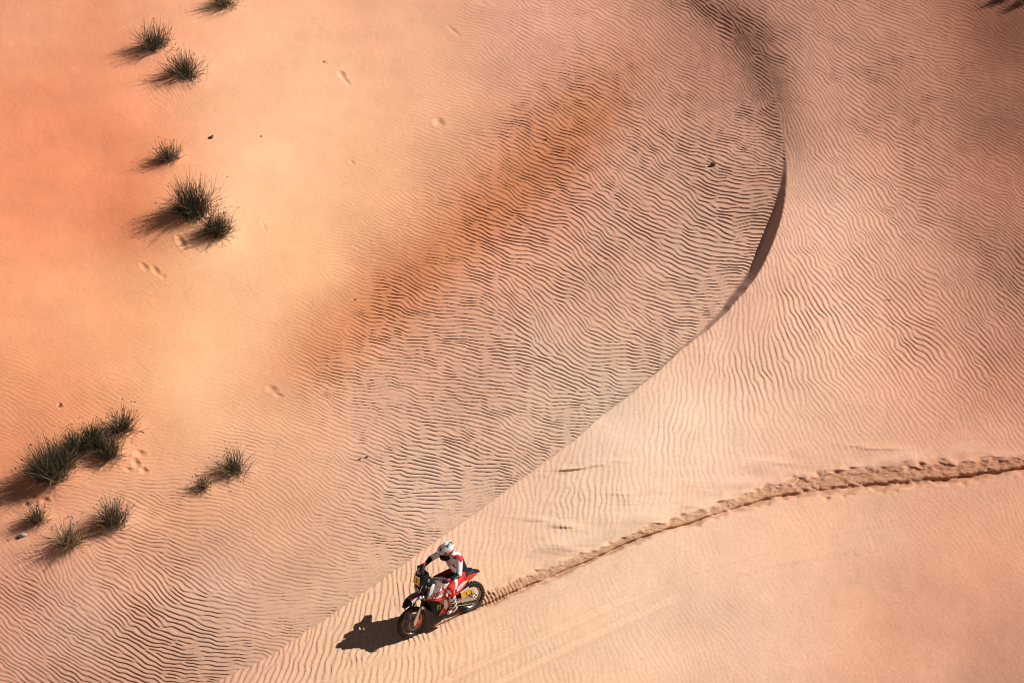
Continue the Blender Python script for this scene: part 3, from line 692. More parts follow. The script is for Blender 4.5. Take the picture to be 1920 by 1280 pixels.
# tank, shrouds, seat and tail
tk = MB(); rg = []
for (x, w, z0, z1) in ((.50, .10, .80, .97), (.62, .15, .74, 1.03), (.78, .19, .70, 1.075), (.92, .195, .70, 1.085), (1.03, .15, .76, 1.06), (1.10, .08, .84, 1.0)):
    zc, hz = (z0 + z1) / 2, (z1 - z0) / 2
    rg.append([(x, w * math.copysign(abs(math.cos(a)) ** .6, math.cos(a)), zc + hz * math.copysign(abs(math.sin(a)) ** .7, math.sin(a))) for a in np.linspace(0, 2 * math.pi, 17)[:-1]])
tk.ring_loft(rg); tko = tk.build('fuel_tank', M['white'], bike)
cp_ = MB(); cp_.lathe([(0, .03), (.03, .028), (.034, 0), (.034, -.02)], 14); cpo = cp_.build('tank_cap', M['black'], tko); cpo.rotation_euler = (math.pi / 2, 0, 0); cpo.location = (.86, 0, 1.075)
for sgn in (1, -1):
    s_ = MB(); s_.plate([(1.20, .865), (1.16, .93), (1.06, 1.075), (.98, 1.09), (.80, 1.0), (.74, .88), (.80, .80), (.98, .80)], sgn * .185, sgn * .212, bulge=.022, lean=.35)
    so_ = s_.build('radiator_shroud', M['white'], bike)
    rs = MB(); rs.plate([(1.20, .86), (.98, .795), (.80, .795), (.76, .80), (.80, .765), (.98, .755), (1.10, .80)], sgn * .19, sgn * .218, bulge=.003, lean=.35); rs.build('stripe', M['red'], so_)
    rs = MB(); rs.plate([(.80, 1.0), (.84, 1.02), (.80, .90), (.83, .81), (.80, .80), (.75, .88)], sgn * .205, sgn * .232, bulge=.002, lean=.35); rs.build('edge_band', M['crimson'], so_)
    if sgn > 0:
        mt = frame_mtx((.975, .2355, .905), (-1, 0, -.10), (0, 0, 1))
        mt = frame_mtx((.965, .222, .905), (-1, .0, .12), (.1, -.35, 1))
    else:
        mt = frame_mtx((.965, -.222, .905), (1, 0, -.12), (.1, .35, 1))
    lettering('lettering', 'Hero', .155, mt, M['crimson'], so_, depth=.001, bold=.002)
    lo = MB(); lo.plate([(1.10, .78), (.80, .77), (.70, .60), (.68, .44), (.76, .37), (.98, .36), (1.07, .48), (1.12, .64)], sgn * .13, sgn * .175, bulge=.012)
    loo = lo.build('side_tank', M['black'], bike)
    rd = MB(); rd.plate([(.84, .765), (.72, .70), (.66, .46), (.72, .36), (.95, .38), (.80, .46), (.80, .62), (.95, .72)], sgn * .16, sgn * .192, bulge=.004); rd.build('red_panel', M['orange'], loo)
    wp = MB(); wp.plate([(.80, .68), (.73, .66), (.70, .50), (.76, .43), (.80, .50)], sgn * .186, sgn * .200, bulge=.003); wp.build('white_patch', M['white'], loo)
    cl = MB()
    for k in range(3):
        x = .965 - k * .034
        cl.plate([(x, .64), (x + .012, .60), (x + .004, .52), (x - .008, .50), (x - .002, .57), (x - .014, .60)], sgn * .180, sgn * (.1935 if k != 1 else .1945), inset=.002)
    cl.build('claw_mark', M['green'], loo)
    rp_ = MB(); rp_.plate([(.60, .94), (.30, .965), (.02, .925), (-.10, .90), (.0, .86), (.16, .80), (.30, .66), (.42, .60), (.56, .70)], sgn * .085, sgn * .135, bulge=.018)
    rpo = rp_.build('rear_panel', M['orange'], bike)
    wv = MB(); wv.plate([(.46, .82), (.30, .88), (.16, .86), (.24, .80), (.36, .72), (.44, .70)], sgn * .135, sgn * .1535, bulge=.002); wv.build('white_patch', M['white'], rpo)
    npl = MB(); npl.box((.235, sgn * .165, .585), (.23, .012, .13), Matrix.Rotation(.22, 3, 'Y')); npl.box((.26, sgn * .165, .675), (.21, .010, .035), Matrix.Rotation(.22, 3, 'Y'), m=1)
    npo = npl.build('number_plate', [M['yellow'], M['white']], bike)
    lettering('numeral', '1', .12, frame_mtx((.225, sgn * .174, .585), (-sgn, 0, .22 * sgn), (.2, 0, 1)), M['black'], npo)
    fp = MB(); fp.box((.60, sgn * .20, .335), (.055, .10, .018)); fp.box((.60, sgn * .13, .345), (.04, .06, .03)); fp.build('foot_peg', M['steel'], bike)
seat = MB(); rg = []
for (x, w, z) in ((.64, .085, .985), (.55, .105, .975), (.35, .13, .955), (.15, .13, .955), (.0, .11, .96), (-.06, .08, .95)):
    rg.append([(x, w * math.cos(a), z + (.035 if math.sin(a) > 0 else .06) * math.sin(a)) for a in np.linspace(0, 2 * math.pi, 13)[:-1]])
seat.ring_loft(rg); seat.build('seat', M['black'], bike)
rf = MB(); rg = []
for (x, z, w) in ((.22, .90, .10), (.05, .905, .10), (-.08, .90, .095), (-.17, .885, .08), (-.22, .865, .05)):
    rg.append([(x, q * w, z + .02 * (1 - q * q)) for q in np.linspace(-1, 1, 7)] + [(x, q * w, z - .012 + .02 * (1 - q * q)) for q in np.linspace(1, -1, 7)])
rf.ring_loft(rg); rfo = rf.build('rear_mudguard', M['black'], bike)
tl = MB(); tl.box((-.215, 0, .87), (.025, .06, .02)); tl.build('tail_light', M['red'], rfo)

# engine, frame, swing arm, shock, chain, exhaust, skid plate
en = MB(); en.lathe([(0, .12), (.10, .12), (.125, .09), (.125, -.09), (.10, -.12), (0, -.12)], 24, c=(.60, 0, .42)); en.box((.74, 0, .42), (.26, .22, .20), bev=.3)
eng = en.build('engine', M['steel'], bike)
cy = MB()
for k in range(7): cy.box(Vector((.80, 0, .54)) + Vector((.10, 0, .89)).normalized() * .032 * k, (.15, .17, .018), Matrix.Rotation(.11, 3, 'Y'))
cy.build('cylinder', M['steel'], eng)
cv = MB(); cv.lathe([(0, .145), (.06, .143), (.075, .125), (.075, .11)], 20, c=(.60, 0, .42)); cv.build('clutch_cover', M['silver'], eng)
sk = MB(); rg = []
for (x, z, w) in ((.40, .30, .10), (.55, .265, .13), (.80, .265, .14), (.95, .33, .13), (1.03, .44, .11)):
    f_ = [(x, q * w, z + .05 * abs(q) ** 3) for q in np.linspace(-1, 1, 9)]; rg.append(f_ + [(p[0] - .012 * (x > .85), p[1] * .95, p[2] + .014) for p in reversed(f_)])
sk.ring_loft(rg); sko = sk.build('skid_plate', M['black'], bike)
for k in range(4):
    vv = MB(); vv.box((.985 + .014 * k, .0 + .09, .37 + .022 * k), (.01, .055, .007)); vv.build('vent_slot', M['silver'], sko)
fr = MB()
fr.tube([(1.14, 0, 1.02), (1.02, 0, .62), (.98, .06, .40), (.85, .09, .30), (.50, .09, .30), (.46, .09, .45), (.50, .09, .72), (.62, .08, .90), (1.08, .03, .98)], .018, 8)
fr.tube([(.98, -.06, .40), (.85, -.09, .30), (.50, -.09, .30), (.46, -.09, .45), (.50, -.09, .72), (.62, -.08, .90), (1.08, -.03, .98)], .018, 8)
for q in (1, -1):
    fr.tube([(.56, q * .08, .88), (.20, q * .075, .89), (-.05, q * .06, .89)], .013, 7); fr.tube([(.50, q * .08, .62), (.10, q * .075, .87)], .011, 7)
fr.build('frame', M['red'], bike)
sw = MB()
for q in (1, -1):
    rg = []
    for (x, z, hh) in ((.50, .42, .045), (.35, .43, .05), (.15, .385, .036), (-.02, .338, .030), (-.06, .333, .022)):
        yy = .085 + (.02 if x < .3 else 0)
        rg.append([(x, q * (yy - .014), z - hh), (x, q * (yy + .014), z - hh), (x, q * (yy + .014), z + hh), (x, q * (yy - .014), z + hh)])
    sw.ring_loft(rg)
sw.box((.42, 0, .43), (.08, .18, .08)); sw.build('swing_arm', M['silver'], bike)
sh_ = MB(); sh_.tube([(.40, 0, .44), (.50, 0, .80)], .022, 8)
for k in range(9):
    z = k / 8; sh_.lathe([(.036, -.004), (.040, 0), (.036, .004), (.030, 0)], 14, c=(.42 + .06 * z, 0, .50 + .22 * z), closed_profile=True)
sh_.build('rear_shock', M['orange'], bike)
ch = MB()
ch.tube([(.57, .098, .47), (.0, .098, .437)], .011, 5, flat=.5); ch.tube([(.57, .098, .375), (.0, .098, .232)], .011, 5, flat=.5); ch.build('chain', M['gold'], bike)
ex = MB(); ex.tube([(.86, -.05, .68), (1.0, -.10, .60), (.98, -.14, .48), (.75, -.16, .48), (.45, -.14, .58), (.30, -.14, .66)], .021, 9)
exo = ex.build('exhaust_pipe', M['steel'], bike)
sl = MB(); sl.tube([(.32, -.145, .65), (.26, -.15, .68), (.0, -.155, .78), (-.10, -.155, .82), (-.12, -.155, .83)], [.03, .052, .058, .05, .03], 14); sl.build('silencer', M['grey'], exo)
gl = MB(); gl.tube([(.68, .15, .36), (.80, .165, .37), (.80, .20, .375)], .008, 6); gl.build('gear_lever', M['silver'], bike)
rad = MB(); rad.box((1.03, .10, .74), (.04, .12, .26), Matrix.Rotation(.2, 3, 'Y')); rad.box((1.03, -.10, .74), (.04, .12, .26), Matrix.Rotation(.2, 3, 'Y')); rad.build('radiator', M['black'], bike)

# ---------------------------------------------------------------- rider
RM = {
    'white': mat('jersey_white', (0.70, 0.70, 0.74), 0.8, var=.05, scale=14, bump=.3), 'black': mat('kit_black', (0.011, 0.011, 0.015), 0.75, var=.3, scale=20, bump=.3, spec=.15),
    'red': mat('kit_red', (0.62, 0.018, 0.014), 0.75, var=.12, scale=14, bump=.3), 'red_shade': mat('kit_red_shade', (0.20, 0.008, 0.012), 0.8, var=.2, scale=14),
    'boot': mat('boot_white', (0.62, 0.60, 0.57), 0.55, var=.10, scale=25, dust=.35), 'skin': mat('skin', (0.55, 0.33, 0.24), 0.5, var=.06),
    'helmet': mat('helmet_white', (0.76, 0.78, 0.80), 0.2, var=.03, coat=.7), 'olive': mat('helmet_green', (0.05, 0.085, 0.05), 0.3, coat=.4),
    'lens': mat('goggle_lens', (0.05, 0.006, 0.010), 0.15, coat=1.0), 'bluegrey': mat('helmet_bluegrey', (0.35, 0.45, 0.50), 0.25, coat=.5),
}
rider = empty('person', BIKE.copy())
tag(rider, 'rider in white helmet, white jersey and red trousers seated on the motorcycle', 'person')
def capsules(bones):
    """bones: (p0, p1, r0, r1) tapered, rounded ends"""
    m_ = MB()
    for (a, b, r0, r1) in bones:
        a, b = Vector(a), Vector(b); d = (b - a).normalized()
        pts = [a - d * r0 * .98, a - d * r0 * .8, a - d * r0 * .4, a, a.lerp(b, .5), b, b + d * r1 * .4, b + d * r1 * .8, b + d * r1 * .98]
        rad_ = [r0 * .2, r0 * .6, r0 * .92, r0, (r0 + r1) / 2, r1, r1 * .92, r1 * .6, r1 * .2]
        m_.tube(pts, rad_, 12)
    return m_
def fuse(mb, name, mats, parent, voxel, rule=None, smooth_it=3):
    tmp = mb.build(name, mats[0] if isinstance(mats, list) else mats, None)
    md = tmp.modifiers.new('r', 'REMESH'); md.mode = 'VOXEL'; md.voxel_size = voxel
    ms = tmp.modifiers.new('s', 'SMOOTH'); ms.iterations = smooth_it; ms.factor = 0.5
    dg = bpy.context.evaluated_depsgraph_get(); dg.update()
    m_ = bpy.data.meshes.new_from_object(tmp.evaluated_get(dg)); bpy.data.objects.remove(tmp)
    m_.name = name; m_.materials.clear()
    for q in (mats if isinstance(mats, list) else [mats]): m_.materials.append(q)
    if rule:
        m_.polygons.foreach_set('material_index', [rule(p.center, p.normal) for p in m_.polygons])
    m_.polygons.foreach_set('use_smooth', [True] * len(m_.polygons))
    ob = bpy.data.objects.new(name, m_); COL.objects.link(ob); ob.parent = parent
    return ob
J = dict(pel=(.25, 0, 1.02), chest=(.40, 0, 1.34), neck=(.445, 0, 1.545), head=(.505, 0, 1.70),
         shL=(.41, .215, 1.475), shR=(.44, -.215, 1.485), elL=(.56, .405, 1.285), elR=(.60, -.455, 1.27), wrL=(.815, .39, 1.235), wrR=(.815, -.385, 1.235),
         hiL=(.27, .095, 1.0), hiR=(.27, -.095, 1.0), knL=(.665, .235, .905), knR=(.665, -.235, .905), anL=(.585, .225, .435), anR=(.585, -.225, .435))
bones = [(J['pel'], J['chest'], .125, .135), (J['chest'], J['neck'], .12, .06), (J['neck'], J['head'], .055, .095)]
for q in 'LR':
    bones += [(J['chest'], J['sh' + q], .09, .062), (J['sh' + q], J['el' + q], .05, .04), (J['el' + q], J['wr' + q], .04, .028),
              (J['pel'], J['hi' + q], .10, .095), (J['hi' + q], J['kn' + q], .082, .056), (J['kn' + q], J['an' + q], .054, .038)]
for q, sg in (('L', 1), ('R', -1)):
    bones += [(J['wr' + q], (.865, sg * .385, 1.236), .028, .026), (J['an' + q], (.72, sg * .24, .385), .036, .028)]
body = fuse(capsules(bones), 'body', RM['skin'], rider, .012)
# jersey
jb = [((.235, 0, 1.06), (.355, 0, 1.34), .155, .176), ((.35, .075, 1.22), (.40, .10, 1.41), .118, .122), ((.35, -.075, 1.22), (.41, -.10, 1.41), .118, .122), ((.37, 0, 1.36), (.43, 0, 1.52), .15, .085)]
for q in 'LR':
    jb += [((.41, .08 if q == 'L' else -.08, 1.46), J['sh' + q], .095, .088), (J['sh' + q], J['el' + q], .078, .060), (J['el' + q], J['wr' + q], .060, .038)]
eL, eR = Vector(J['elL']), Vector(J['elR'])
def jersey_rule(c_, n_):
    arm = abs(c_.y) > .205 + .10 * max(0, (1.40 - c_.z)) and c_.z > 1.17
    if arm:
        t = c_.x
        el = J['elL'][0] if c_.y > 0 else J['elR'][0]
        if t > .785: return 2
        if t > el + .035 or (t > el - .02 and c_.z < 1.27): return 1
        if c_.y > 0 and c_.z > 1.475 and c_.x < .46: return 2
        if c_.y < 0 and .50 < t < .535: return 1
        return 0
    if c_.z > 1.50 and c_.y > .09 and c_.x < .5: return 2 if c_.y > .13 else 0
    if n_.x < .0 and c_.z < 1.45: return 1
    if abs(c_.y) > .13 and c_.z < 1.42 and n_.x < .55: return 1
    if c_.z < 1.045: return 1
    return 0
jersey = fuse(capsules(jb), 'jersey', [RM['white'], RM['black'], RM['red']], rider, .011, jersey_rule, 4)
lettering('chest_lettering', 'Hero', .17, frame_mtx((.60, .02, 1.34), (0, 1, 0), (-.25, 0, 1)), M['crimson'], jersey, depth=.0, target=jersey, bold=.001)
lettering('sleeve_lettering', 'Hero', .07, frame_mtx((.66, .48, 1.29), (-.85, -.1, .25), (.2, .3, 1)), M['white'], jersey, depth=.0, target=jersey)
# trousers
tb = [((.25, 0, 1.02), (.28, 0, 1.06), .150, .142)]
for q in 'LR': tb += [((.25, .06 if q == 'L' else -.06, 1.02), J['hi' + q], .125, .125), (J['hi' + q], J['kn' + q], .112, .082), (J['kn' + q], (J['an' + q][0] + .02, J['an' + q][1], .66), .080, .066)]
def trouser_rule(c_, n_):
    if c_.x < .25 and c_.z > .98: return 1
    if abs(c_.y) < .10 and n_.z < .3: return 1
    if c_.y < -.05: return 3 if n_.y > -.3 else 0  # dark red on the right leg is shade put into the cloth colour
    k = math.sin(c_.x * 31 + c_.z * 17)
    if c_.y > .10 and .40 < c_.x < .60 and k > .55 and n_.y > .1: return 2
    if c_.x > .66 and n_.x > .5 and .82 < c_.z < .92: return 2
    return 0
trs = fuse(capsules(tb), 'trousers', [RM['red'], RM['black'], RM['white'], RM['red_shade']], rider, .011, trouser_rule)
# boots
for q, sg in (('L', 1), ('R', -1)):
    bb = capsules([((.625, sg * .232, .70), (.585, sg * .225, .45), .078, .066), ((.575, sg * .225, .425), (.60, sg * .228, .395), .066, .055), ((.57, sg * .225, .385), (.72, sg * .24, .385), .045, .044), ((.60, sg * .23, .40), (.74, sg * .243, .38), .050, .040)])
    def boot_rule(c_, n_):
        if c_.z < .355: return 1
        if n_.x > .55 and .46 < c_.z < .62 and abs(c_.z * 17 % 1 - .5) < .28: return 1
        if n_.y * (1 if c_.y > 0 else -1) > .5 and abs((c_.z + c_.x) * 9 % 1 - .5) < .16: return 1
        if n_.y * (1 if c_.y > 0 else -1) < -.4: return 1
        return 0
    fuse(bb, 'boot', [RM['boot'], RM['black']], rider, .010, boot_rule)
# gloves: palm, four fingers round the grip, thumb below
for q, sg in (('L', 1), ('R', -1)):
    gb = [((.80, sg * .39, 1.238), (.83, sg * .388, 1.24), .040, .040), ((.835, sg * .36, 1.243), (.835, sg * .41, 1.243), .028, .028), ((.862, sg * .345, 1.246), (.862, sg * .415, 1.244), .020, .020)]
    for k in range(4):
        y = sg * (.335 + .026 * k); L_ = (.9, 1.0, .96, .82)[k]
        pts = [(.868, y, 1.250), (.905, y, 1.253), (.905 + .032 * L_, y, 1.235), (.905 + .028 * L_, y, 1.205), (.905 + .002, y, 1.19)]
        for a_, b_ in zip(pts[:-1], pts[1:]): gb.append((a_, b_, .0105, .0100))
    th = [(.85, sg * .335, 1.235), (.868, sg * .312, 1.215), (.893, sg * .308, 1.192)]
    gb += [(th[0], th[1], .014, .0125), (th[1], th[2], .012, .010)]
    fuse(capsules(gb), 'glove', [RM['black'], RM['red']], rider, .0052, lambda c_, n_: 1 if (n_.z > .6 and c_.x < .86) else 0, 2)
# helmet
hx, hz = .505, 1.695
hm = MB(); rg = []
for a in np.linspace(-math.pi / 2, math.pi / 2, 15):
    rr = math.cos(a); rg.append([(hx + .150 * rr * math.cos(t) - .004, .120 * rr * math.sin(t), hz + .145 * math.sin(a)) for t in np.linspace(0, 2 * math.pi, 29)[:-1]])
def hel(i, k):
    t = 2 * math.pi * k / 28; a = -math.pi / 2 + math.pi * (i + .5) / 14
    z = math.sin(a); fr_ = math.cos(t) * math.cos(a); sd_ = math.sin(t) * math.cos(a)
    if fr_ > .62 and -.62 < z < .22: return 1
    if .42 < z < .90 and .12 < sd_ < .70 and fr_ < .42: return 2
    if z < .5 and sd_ < -.70 and fr_ < .3: return 2
    if -.1 < z < .62 and sd_ < -.45 and fr_ > .2: return 3
    if z < -.15 and abs(sd_) > .75: return 4
    return 0
hm.ring_loft(rg, mfun=hel, cap=False)
HT = Matrix.Translation((hx - .03, 0, hz - .08)) @ Matrix.Rotation(.30, 4, 'Y') @ Matrix.Scale(1.02, 4) @ Matrix.Translation((-(hx - .03), 0, -(hz - .08)))
hmo = hm.build('helmet', [RM['helmet'], RM['black'], RM['olive'], RM['bluegrey'], M['crimson']], rider)
hmo.matrix_local = HT
cb = MB(); rg = []
for t in np.linspace(-1.35, 1.35, 13):
    x = hx + .02 + .185 * math.cos(t) ** .8; y = .118 * math.sin(t); z0 = hz - .125 - .012 * math.cos(t)
    rg.append([(x - .02, y, z0 - .040), (x + .010 * math.cos(t), y + .012 * math.sin(t), z0), (x - .004, y, z0 + .062), (x - .06 * math.cos(t), y * .8, z0 + .06), (x - .09 * math.cos(t), y * .7, z0 - .035)])
cb.ring_loft(rg); cb.build('chin_bar', RM['black'], hmo)
pk = MB(); rg = []
for (x, w, z) in ((hx + .05, .108, hz + .118), (hx + .12, .108, hz + .100), (hx + .175, .094, hz + .072), (hx + .205, .066, hz + .050)):
    rg.append([(x, q * w, z - .022 * q * q) for q in np.linspace(-1, 1, 9)] + [(x, q * w, z - .012 - .022 * q * q) for q in np.linspace(1, -1, 9)])
pk.ring_loft(rg, mfun=lambda i, k: 1 if (k in (3, 4) and i == 1) else 0); pk.build('peak', [RM['helmet'], RM['olive']], hmo)
gg = MB(); rg = []
for t in np.linspace(-1.0, 1.0, 13):
    x = hx + .012 + .158 * math.cos(t); y = .125 * math.sin(t); zc = hz - .022; hh = .048 * math.cos(t * .9)
    rg.append([(x - .02, y * .9, zc - hh), (x, y, zc - hh * .95), (x + .010, y * 1.02, zc), (x, y, zc + hh * .95), (x - .02, y * .9, zc + hh)])
gg.ring_loft(rg, mfun=lambda i, k: 0 if 1 <= k <= 2 else 1); ggo = gg.build('goggles', [RM['lens'], M['crimson']], rider); ggo.matrix_local = HT
st = MB(); st.tube([(hx + .08, .108, hz - .02), (hx, .124, hz - .015), (hx - .10, .088, hz - .005), (hx - .152, 0, hz), (hx - .10, -.088, hz - .005), (hx, -.124, hz - .015), (hx + .08, -.108, hz - .02)], .017, 6, flat=.3); st.build('strap', M['crimson'], ggo)

# ---------------------------------------------------------------- desert plants
stem_green = mat('stem_green', (0.030, 0.034, 0.015), 0.7, var=.5, scale=6)
stem_olive = mat('stem_olive', (0.095, 0.08, 0.036), 0.7, var=.4, scale=6)
stem_dry = mat('stem_dry', (0.42, 0.30, 0.16), 0.8, var=.3, scale=8)
seed_mat = mat('seed_head', (0.028, 0.022, 0.015), 0.9, var=.4, scale=20)
def stems(rng, n, length, tip_list, rad=.0043, lo=4, hi=84, lean=(0, 0)):
    """stems fanning out of one root in every direction, stiff, bending a little outwards"""
    V_, F_, MI = [], [], []
    holes = rng.uniform(0, 6.28, 3)
    for i in range(n):
        az = rng.uniform(0, 2 * math.pi); el = math.radians(lo + (hi - lo) * rng.uniform() ** .74)
        L_ = length * rng.uniform(.5, 1.0) * (0.80 + .30 * math.sin(el))
        if rng.uniform() < .06: L_ *= 1.22
        d = np.array([math.cos(az) * math.cos(el), math.sin(az) * math.cos(el), math.sin(el)])
        gap = .75 if min(abs((az - q + 3.14) % 6.28 - 3.14) for q in holes) < .28 else 0.0
        d = d + np.array([lean[0], lean[1], 0]) * rng.uniform(.3, 1.2); d /= np.linalg.norm(d)
        if rng.uniform() < gap: continue
        b0 = np.array([rng.normal(0, .16) * length, rng.normal(0, .16) * length, -.04])
        tip = b0 + d * L_; tip[2] -= L_ * .16 * math.cos(el); tip[:2] += rng.normal(0, .05 * length, 2); tip[2] = max(tip[2], .015)
        mid = b0 + d * L_ * .55; mid[2] += L_ * .07; mid += rng.normal(0, .018, 3)
        ts_ = (0, .25, .5, .75, 1.0)
        P = [(1 - t) ** 2 * b0 + 2 * t * (1 - t) * mid + t * t * tip for t in ts_]
        base = len(V_); ph = rng.uniform(0, 6.28); rs_ = rad * rng.uniform(.7, 1.2)
        u = np.cross(d, [0.1, 0.2, 1.0]); u /= np.linalg.norm(u) + 1e-9; w = np.cross(d, u)
        for k, p in enumerate(P[:-1]):
            r_ = rs_ * (1 - .5 * ts_[k])
            for q in range(3):
                a = ph + q * 2.094; V_.append(tuple(p + r_ * (u * math.cos(a) + w * math.sin(a))))
        V_.append(tuple(P[-1]))
        mi = 0 if rng.uniform() < .68 else 1
        for k in range(3):
            for q in range(3):
                a = base + 3 * k + q; b = base + 3 * k + (q + 1) % 3
                F_.append((a, b, b + 3, a + 3)); MI.append(mi)
        for q in range(3): F_.append((base + 9 + q, base + 9 + (q + 1) % 3, base + 12)); MI.append(mi)
        tip_list.append(P[-1])
    mb = MB(); mb.v, mb.f, mb.m = V_, F_, MI
    return mb
plant_labels = [
    'dark grassy tussock cut off by the top edge of the photo', 'dark spiky tussock, uppermost of the pair at upper left', 'dark spiky tussock just below and right of the uppermost pair',
    'small lone dark tussock midway between the upper pair and the big double bush', 'largest round dark green bush of the left slope', 'smaller bush growing against the lower right of the large round bush',
    'seed-topped bush at the upper right end of the long clump', 'olive bush in the middle of the long clump, beside the seed-topped one', 'dense dark bush in the middle of the long clump',
    'short dark bush on the lower right side of the long clump', 'biggest bush at the lower left end of the long clump', 'upright tussock standing alone on the ripple border, right of the long clump',
    'small low tussock just below left of the upright one', 'thin tussock at the left edge below the long clump', 'straw coloured dry tussock, lowest of all plants', 'wide olive tussock right of the straw coloured one',
    'brown twiggy bush cut off in the top right corner', 'second brown twiggy bush at the right edge of the top right corner',
    'dense bush wedged between the biggest bush and the middle of the long clump', 'leafy bush filling the gap left of the short dark bush in the long clump']
for i, (x, y, h, sp_, n, dry) in enumerate(plant_spots):
    rng = np.random.default_rng(900 + i)
    root = empty('desert_tussock', Matrix.Translation(on_sand(x, y)))
    tag(root, plant_labels[i], 'plant', 'tussocks scattered over the dune')
    tips = []; ln = (rng.uniform(-.45, .1), rng.uniform(-.15, .25))
    g_ = stems(rng, int(n * (1 - dry)), sp_, tips, lean=ln).build('green_stems', [stem_green, stem_olive], root, smooth=False); g_['kind'] = 'stuff'
    t2 = []
    g_ = stems(rng, max(14, int(n * dry)), sp_ * 1.05, t2, lo=2, hi=70, lean=ln).build('dry_stems', [stem_dry, stem_olive], root, smooth=False); g_['kind'] = 'stuff'
    sh2 = MB()
    pick = [t for t in tips + t2 if rng.uniform() < .10]
    for t in pick:
        for k in range(3):
            c_ = np.array(t) + rng.normal(0, .012, 3); r_ = rng.uniform(.006, .013)
            vs = [c_ + r_ * np.array(d) for d in ((1, 0, 0), (-1, 0, 0), (0, 1, 0), (0, -1, 0), (0, 0, 1.3), (0, 0, -1))]
            sh2.add(vs, [(0, 2, 4), (2, 1, 4), (1, 3, 4), (3, 0, 4), (2, 0, 5), (1, 2, 5), (3, 1, 5), (0, 3, 5)])
    sh2.build('seed_heads', seed_mat, root, smooth=False)['kind'] = 'stuff'

# ---------------------------------------------------------------- stones and small debris
stone_dark = mat('stone_dark', (0.035, 0.03, 0.028), 0.8, var=.4, scale=25, bump=.5)
stone_pale = mat('stone_pale', (0.42, 0.38, 0.34), 0.85, var=.25, scale=25, bump=.5)
stone_brown = mat('stone_brown', (0.12, 0.07, 0.05), 0.85, var=.3, scale=25, bump=.5)
def stone(x, y, size, material, label, seed, flat=.7):
    bm = bmesh.new(); bmesh.ops.create_icosphere(bm, subdivisions=2, radius=1)
    rg_ = np.random.default_rng(seed); ax = rg_.normal(0, 1, (5, 3)); ax /= np.linalg.norm(ax, axis=1)[:, None]
    for v in bm.verts:
        d = np.array(v.co); k = 1.0
        for a in ax: k = min(k, .72 / max(.3, float(d @ a)) if float(d @ a) > .55 else k)
        v.co = Vector(d * k * size * (1 + rg_.normal(0, .03))); v.co.z *= flat; v.co.x *= 1.2
    m_ = bpy.data.meshes.new('stone'); bm.to_mesh(m_); bm.free(); m_.materials.append(material)
    o = bpy.data.objects.new('stone', m_); COL.objects.link(o); o.location = on_sand(x, y, size * .25); o.rotation_euler = (0, 0, seed)
    tag(o, label, 'stone', 'stones lying on the dune'); return o
stone(1337, 309, .06, stone_dark, 'black stone on the ripples inside the bend of the crest', 3)
stone(45, 1003, .06, stone_pale, 'pale grey stone beside the thin tussock at the left edge', 4)
stone(36, 1007, .05, stone_dark, 'dark stone touching the pale grey stone', 5)
stone(395, 259, .045, stone_dark, 'small dark stone right of the lone small tussock', 6)
stone(400, 255, .04, stone_pale, 'pale chip beside the small dark stone near the lone small tussock', 7)
stone(490, 256, .022, stone_dark, 'tiny dark pebble on the smooth bright slope at upper left', 8)
stone(1024, 262, .024, stone_dark, 'tiny dark pebble on the dark orange band near the top', 9)
stone(666, 562, .024, stone_dark, 'tiny dark pebble at the left border of the dark orange band', 10)
stone(688, 857, .030, stone_dark, 'dark pebble, right one of two on the ripples above the rider', 12)
stone(675, 861, .030, stone_brown, 'brown pebble, left one of two on the ripples above the rider', 13)
stone(112, 762, .030, stone_brown, 'brown pebble on the orange slope above the long clump', 14)
stone(607, 117, .025, stone_brown, 'brown pebble beside a pit on the upper bright slope', 15)
# twig on the ripples right of the crest
tgm = MB(); tgm.tube([(-.06, 0, .012), (.0, .008, .02), (.07, -.006, .012)], .004, 5); tg_ = tgm.build('twig', stone_dark, None); tg_.location = on_sand(1664, 563); tag(tg_, 'thin dark twig on the ripples right of the crest', 'twig')

# loose clods thrown up along the trail (nobody could count them)
rng = np.random.default_rng(77); P_ = polyline(trail_pts, 3.0)
mb = MB(); oct_f = [(0, 2, 4), (2, 1, 4), (1, 3, 4), (3, 0, 4), (2, 0, 5), (1, 2, 5), (3, 1, 5), (0, 3, 5)]
seglen = np.concatenate([[0], np.cumsum(np.hypot(*np.diff(P_, axis=0).T))])
for i in range(2200):
    s_ = rng.uniform(25, seglen[-1] - 20); px = np.interp(s_, seglen, P_[:, 0]); py = np.interp(s_, seglen, P_[:, 1])
    w_ = np.interp(s_, [0, 20, 60, 160, 220, 330, 470, 620, 760, 900, 1060], [4, 6, 10, 12, 9, 8, 10, 14, 22, 21, 17])
    off = rng.normal(-.1, .52) * w_; px += -off * -.42 * .3; py += off * .9
    r_ = rng.uniform(.004, .010) * (1.35 if rng.uniform() < .1 else 1)
    c_ = on_sand(px, py, r_ * .35)
    jit = 1 + rng.normal(0, .25, 6)
    mb.add([c_ + Vector(d) * r_ * float(j) for d, j in zip(((1.3, 0, 0), (-1.3, 0, 0), (0, 1.2, 0), (0, -1.2, 0), (0, 0, .8), (0, 0, -.8)), jit)], oct_f)
clods = mb.build('sand_clods', mat('clod_sand', (0.52, 0.29, 0.165), 0.95, var=.2, scale=10), None, smooth=False)
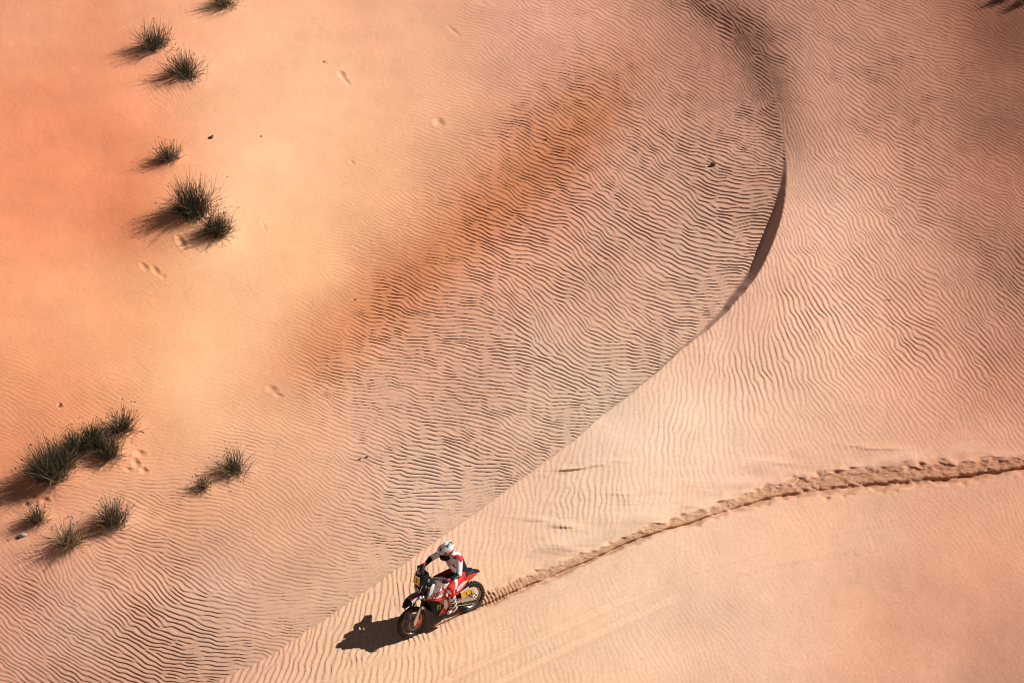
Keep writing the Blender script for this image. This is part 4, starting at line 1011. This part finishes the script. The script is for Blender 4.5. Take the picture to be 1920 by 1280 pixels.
clods['kind'] = 'stuff'; clods['label'] = 'loose clods of sand churned up along the fresh tyre trail'

# thin dust still hanging beside the trail
NT = 40; rings = []
for i in range(NT):
    s_ = 60 + (seglen[-1] - 160) * i / (NT - 1)
    px = np.interp(s_, seglen, P_[:, 0]); py = np.interp(s_, seglen, P_[:, 1])
    up = np.interp(s_, [60, 150, 330, 520, 720, 900, 1100], [18, 34, 60, 74, 62, 40, 24]) * (1 + .2 * math.sin(i * 1.7)); end = min(1.0, i / 3, (NT - 1 - i) / 3)
    bot, top = [], []
    for k in range(6):
        q = k / 5; b_ = on_sand(px - 14 * q, py - 13 - up * q, -.03)
        bot.append(b_); top.append(b_ + Vector((0, 0, .05 + .26 * end * math.sin(math.pi * min(1, .18 + .82 * q)) ** .7)))
    rings.append(bot + top[::-1])
dm = MB(); dm.ring_loft(rings)
dmat = bpy.data.materials.new('dust'); dmat.use_nodes = True; N, L = dmat.node_tree.nodes, dmat.node_tree.links
N.remove(N['Principled BSDF']); pv = N.new('ShaderNodeVolumePrincipled'); pv.inputs['Color'].default_value = (0.99, 0.90, 0.80, 1); pv.inputs['Anisotropy'].default_value = 0.0
geo = N.new('ShaderNodeNewGeometry'); mp = N.new('ShaderNodeMapping'); mp.inputs['Rotation'].default_value = (0, 0, -0.35); mp.inputs['Scale'].default_value = (0.55, 1.3, 3.0)
nz = N.new('ShaderNodeTexNoise'); nz.inputs['Scale'].default_value = 1.6; nz.inputs['Detail'].default_value = 4
mr = N.new('ShaderNodeMapRange'); mr.inputs[1].default_value = 0.50; mr.inputs[2].default_value = 0.72; mr.inputs[4].default_value = 1.3
L.new(geo.outputs['Position'], mp.inputs['Vector']); L.new(mp.outputs[0], nz.inputs['Vector']); L.new(nz.outputs['Fac'], mr.inputs[0]); L.new(mr.outputs[0], pv.inputs['Density'])
L.new(pv.outputs[0], N['Material Output'].inputs['Volume'])
dust = dm.build('dust', dmat, None); dust['kind'] = 'stuff'; dust['label'] = 'thin pale dust hanging along the upper side of the fresh trail'
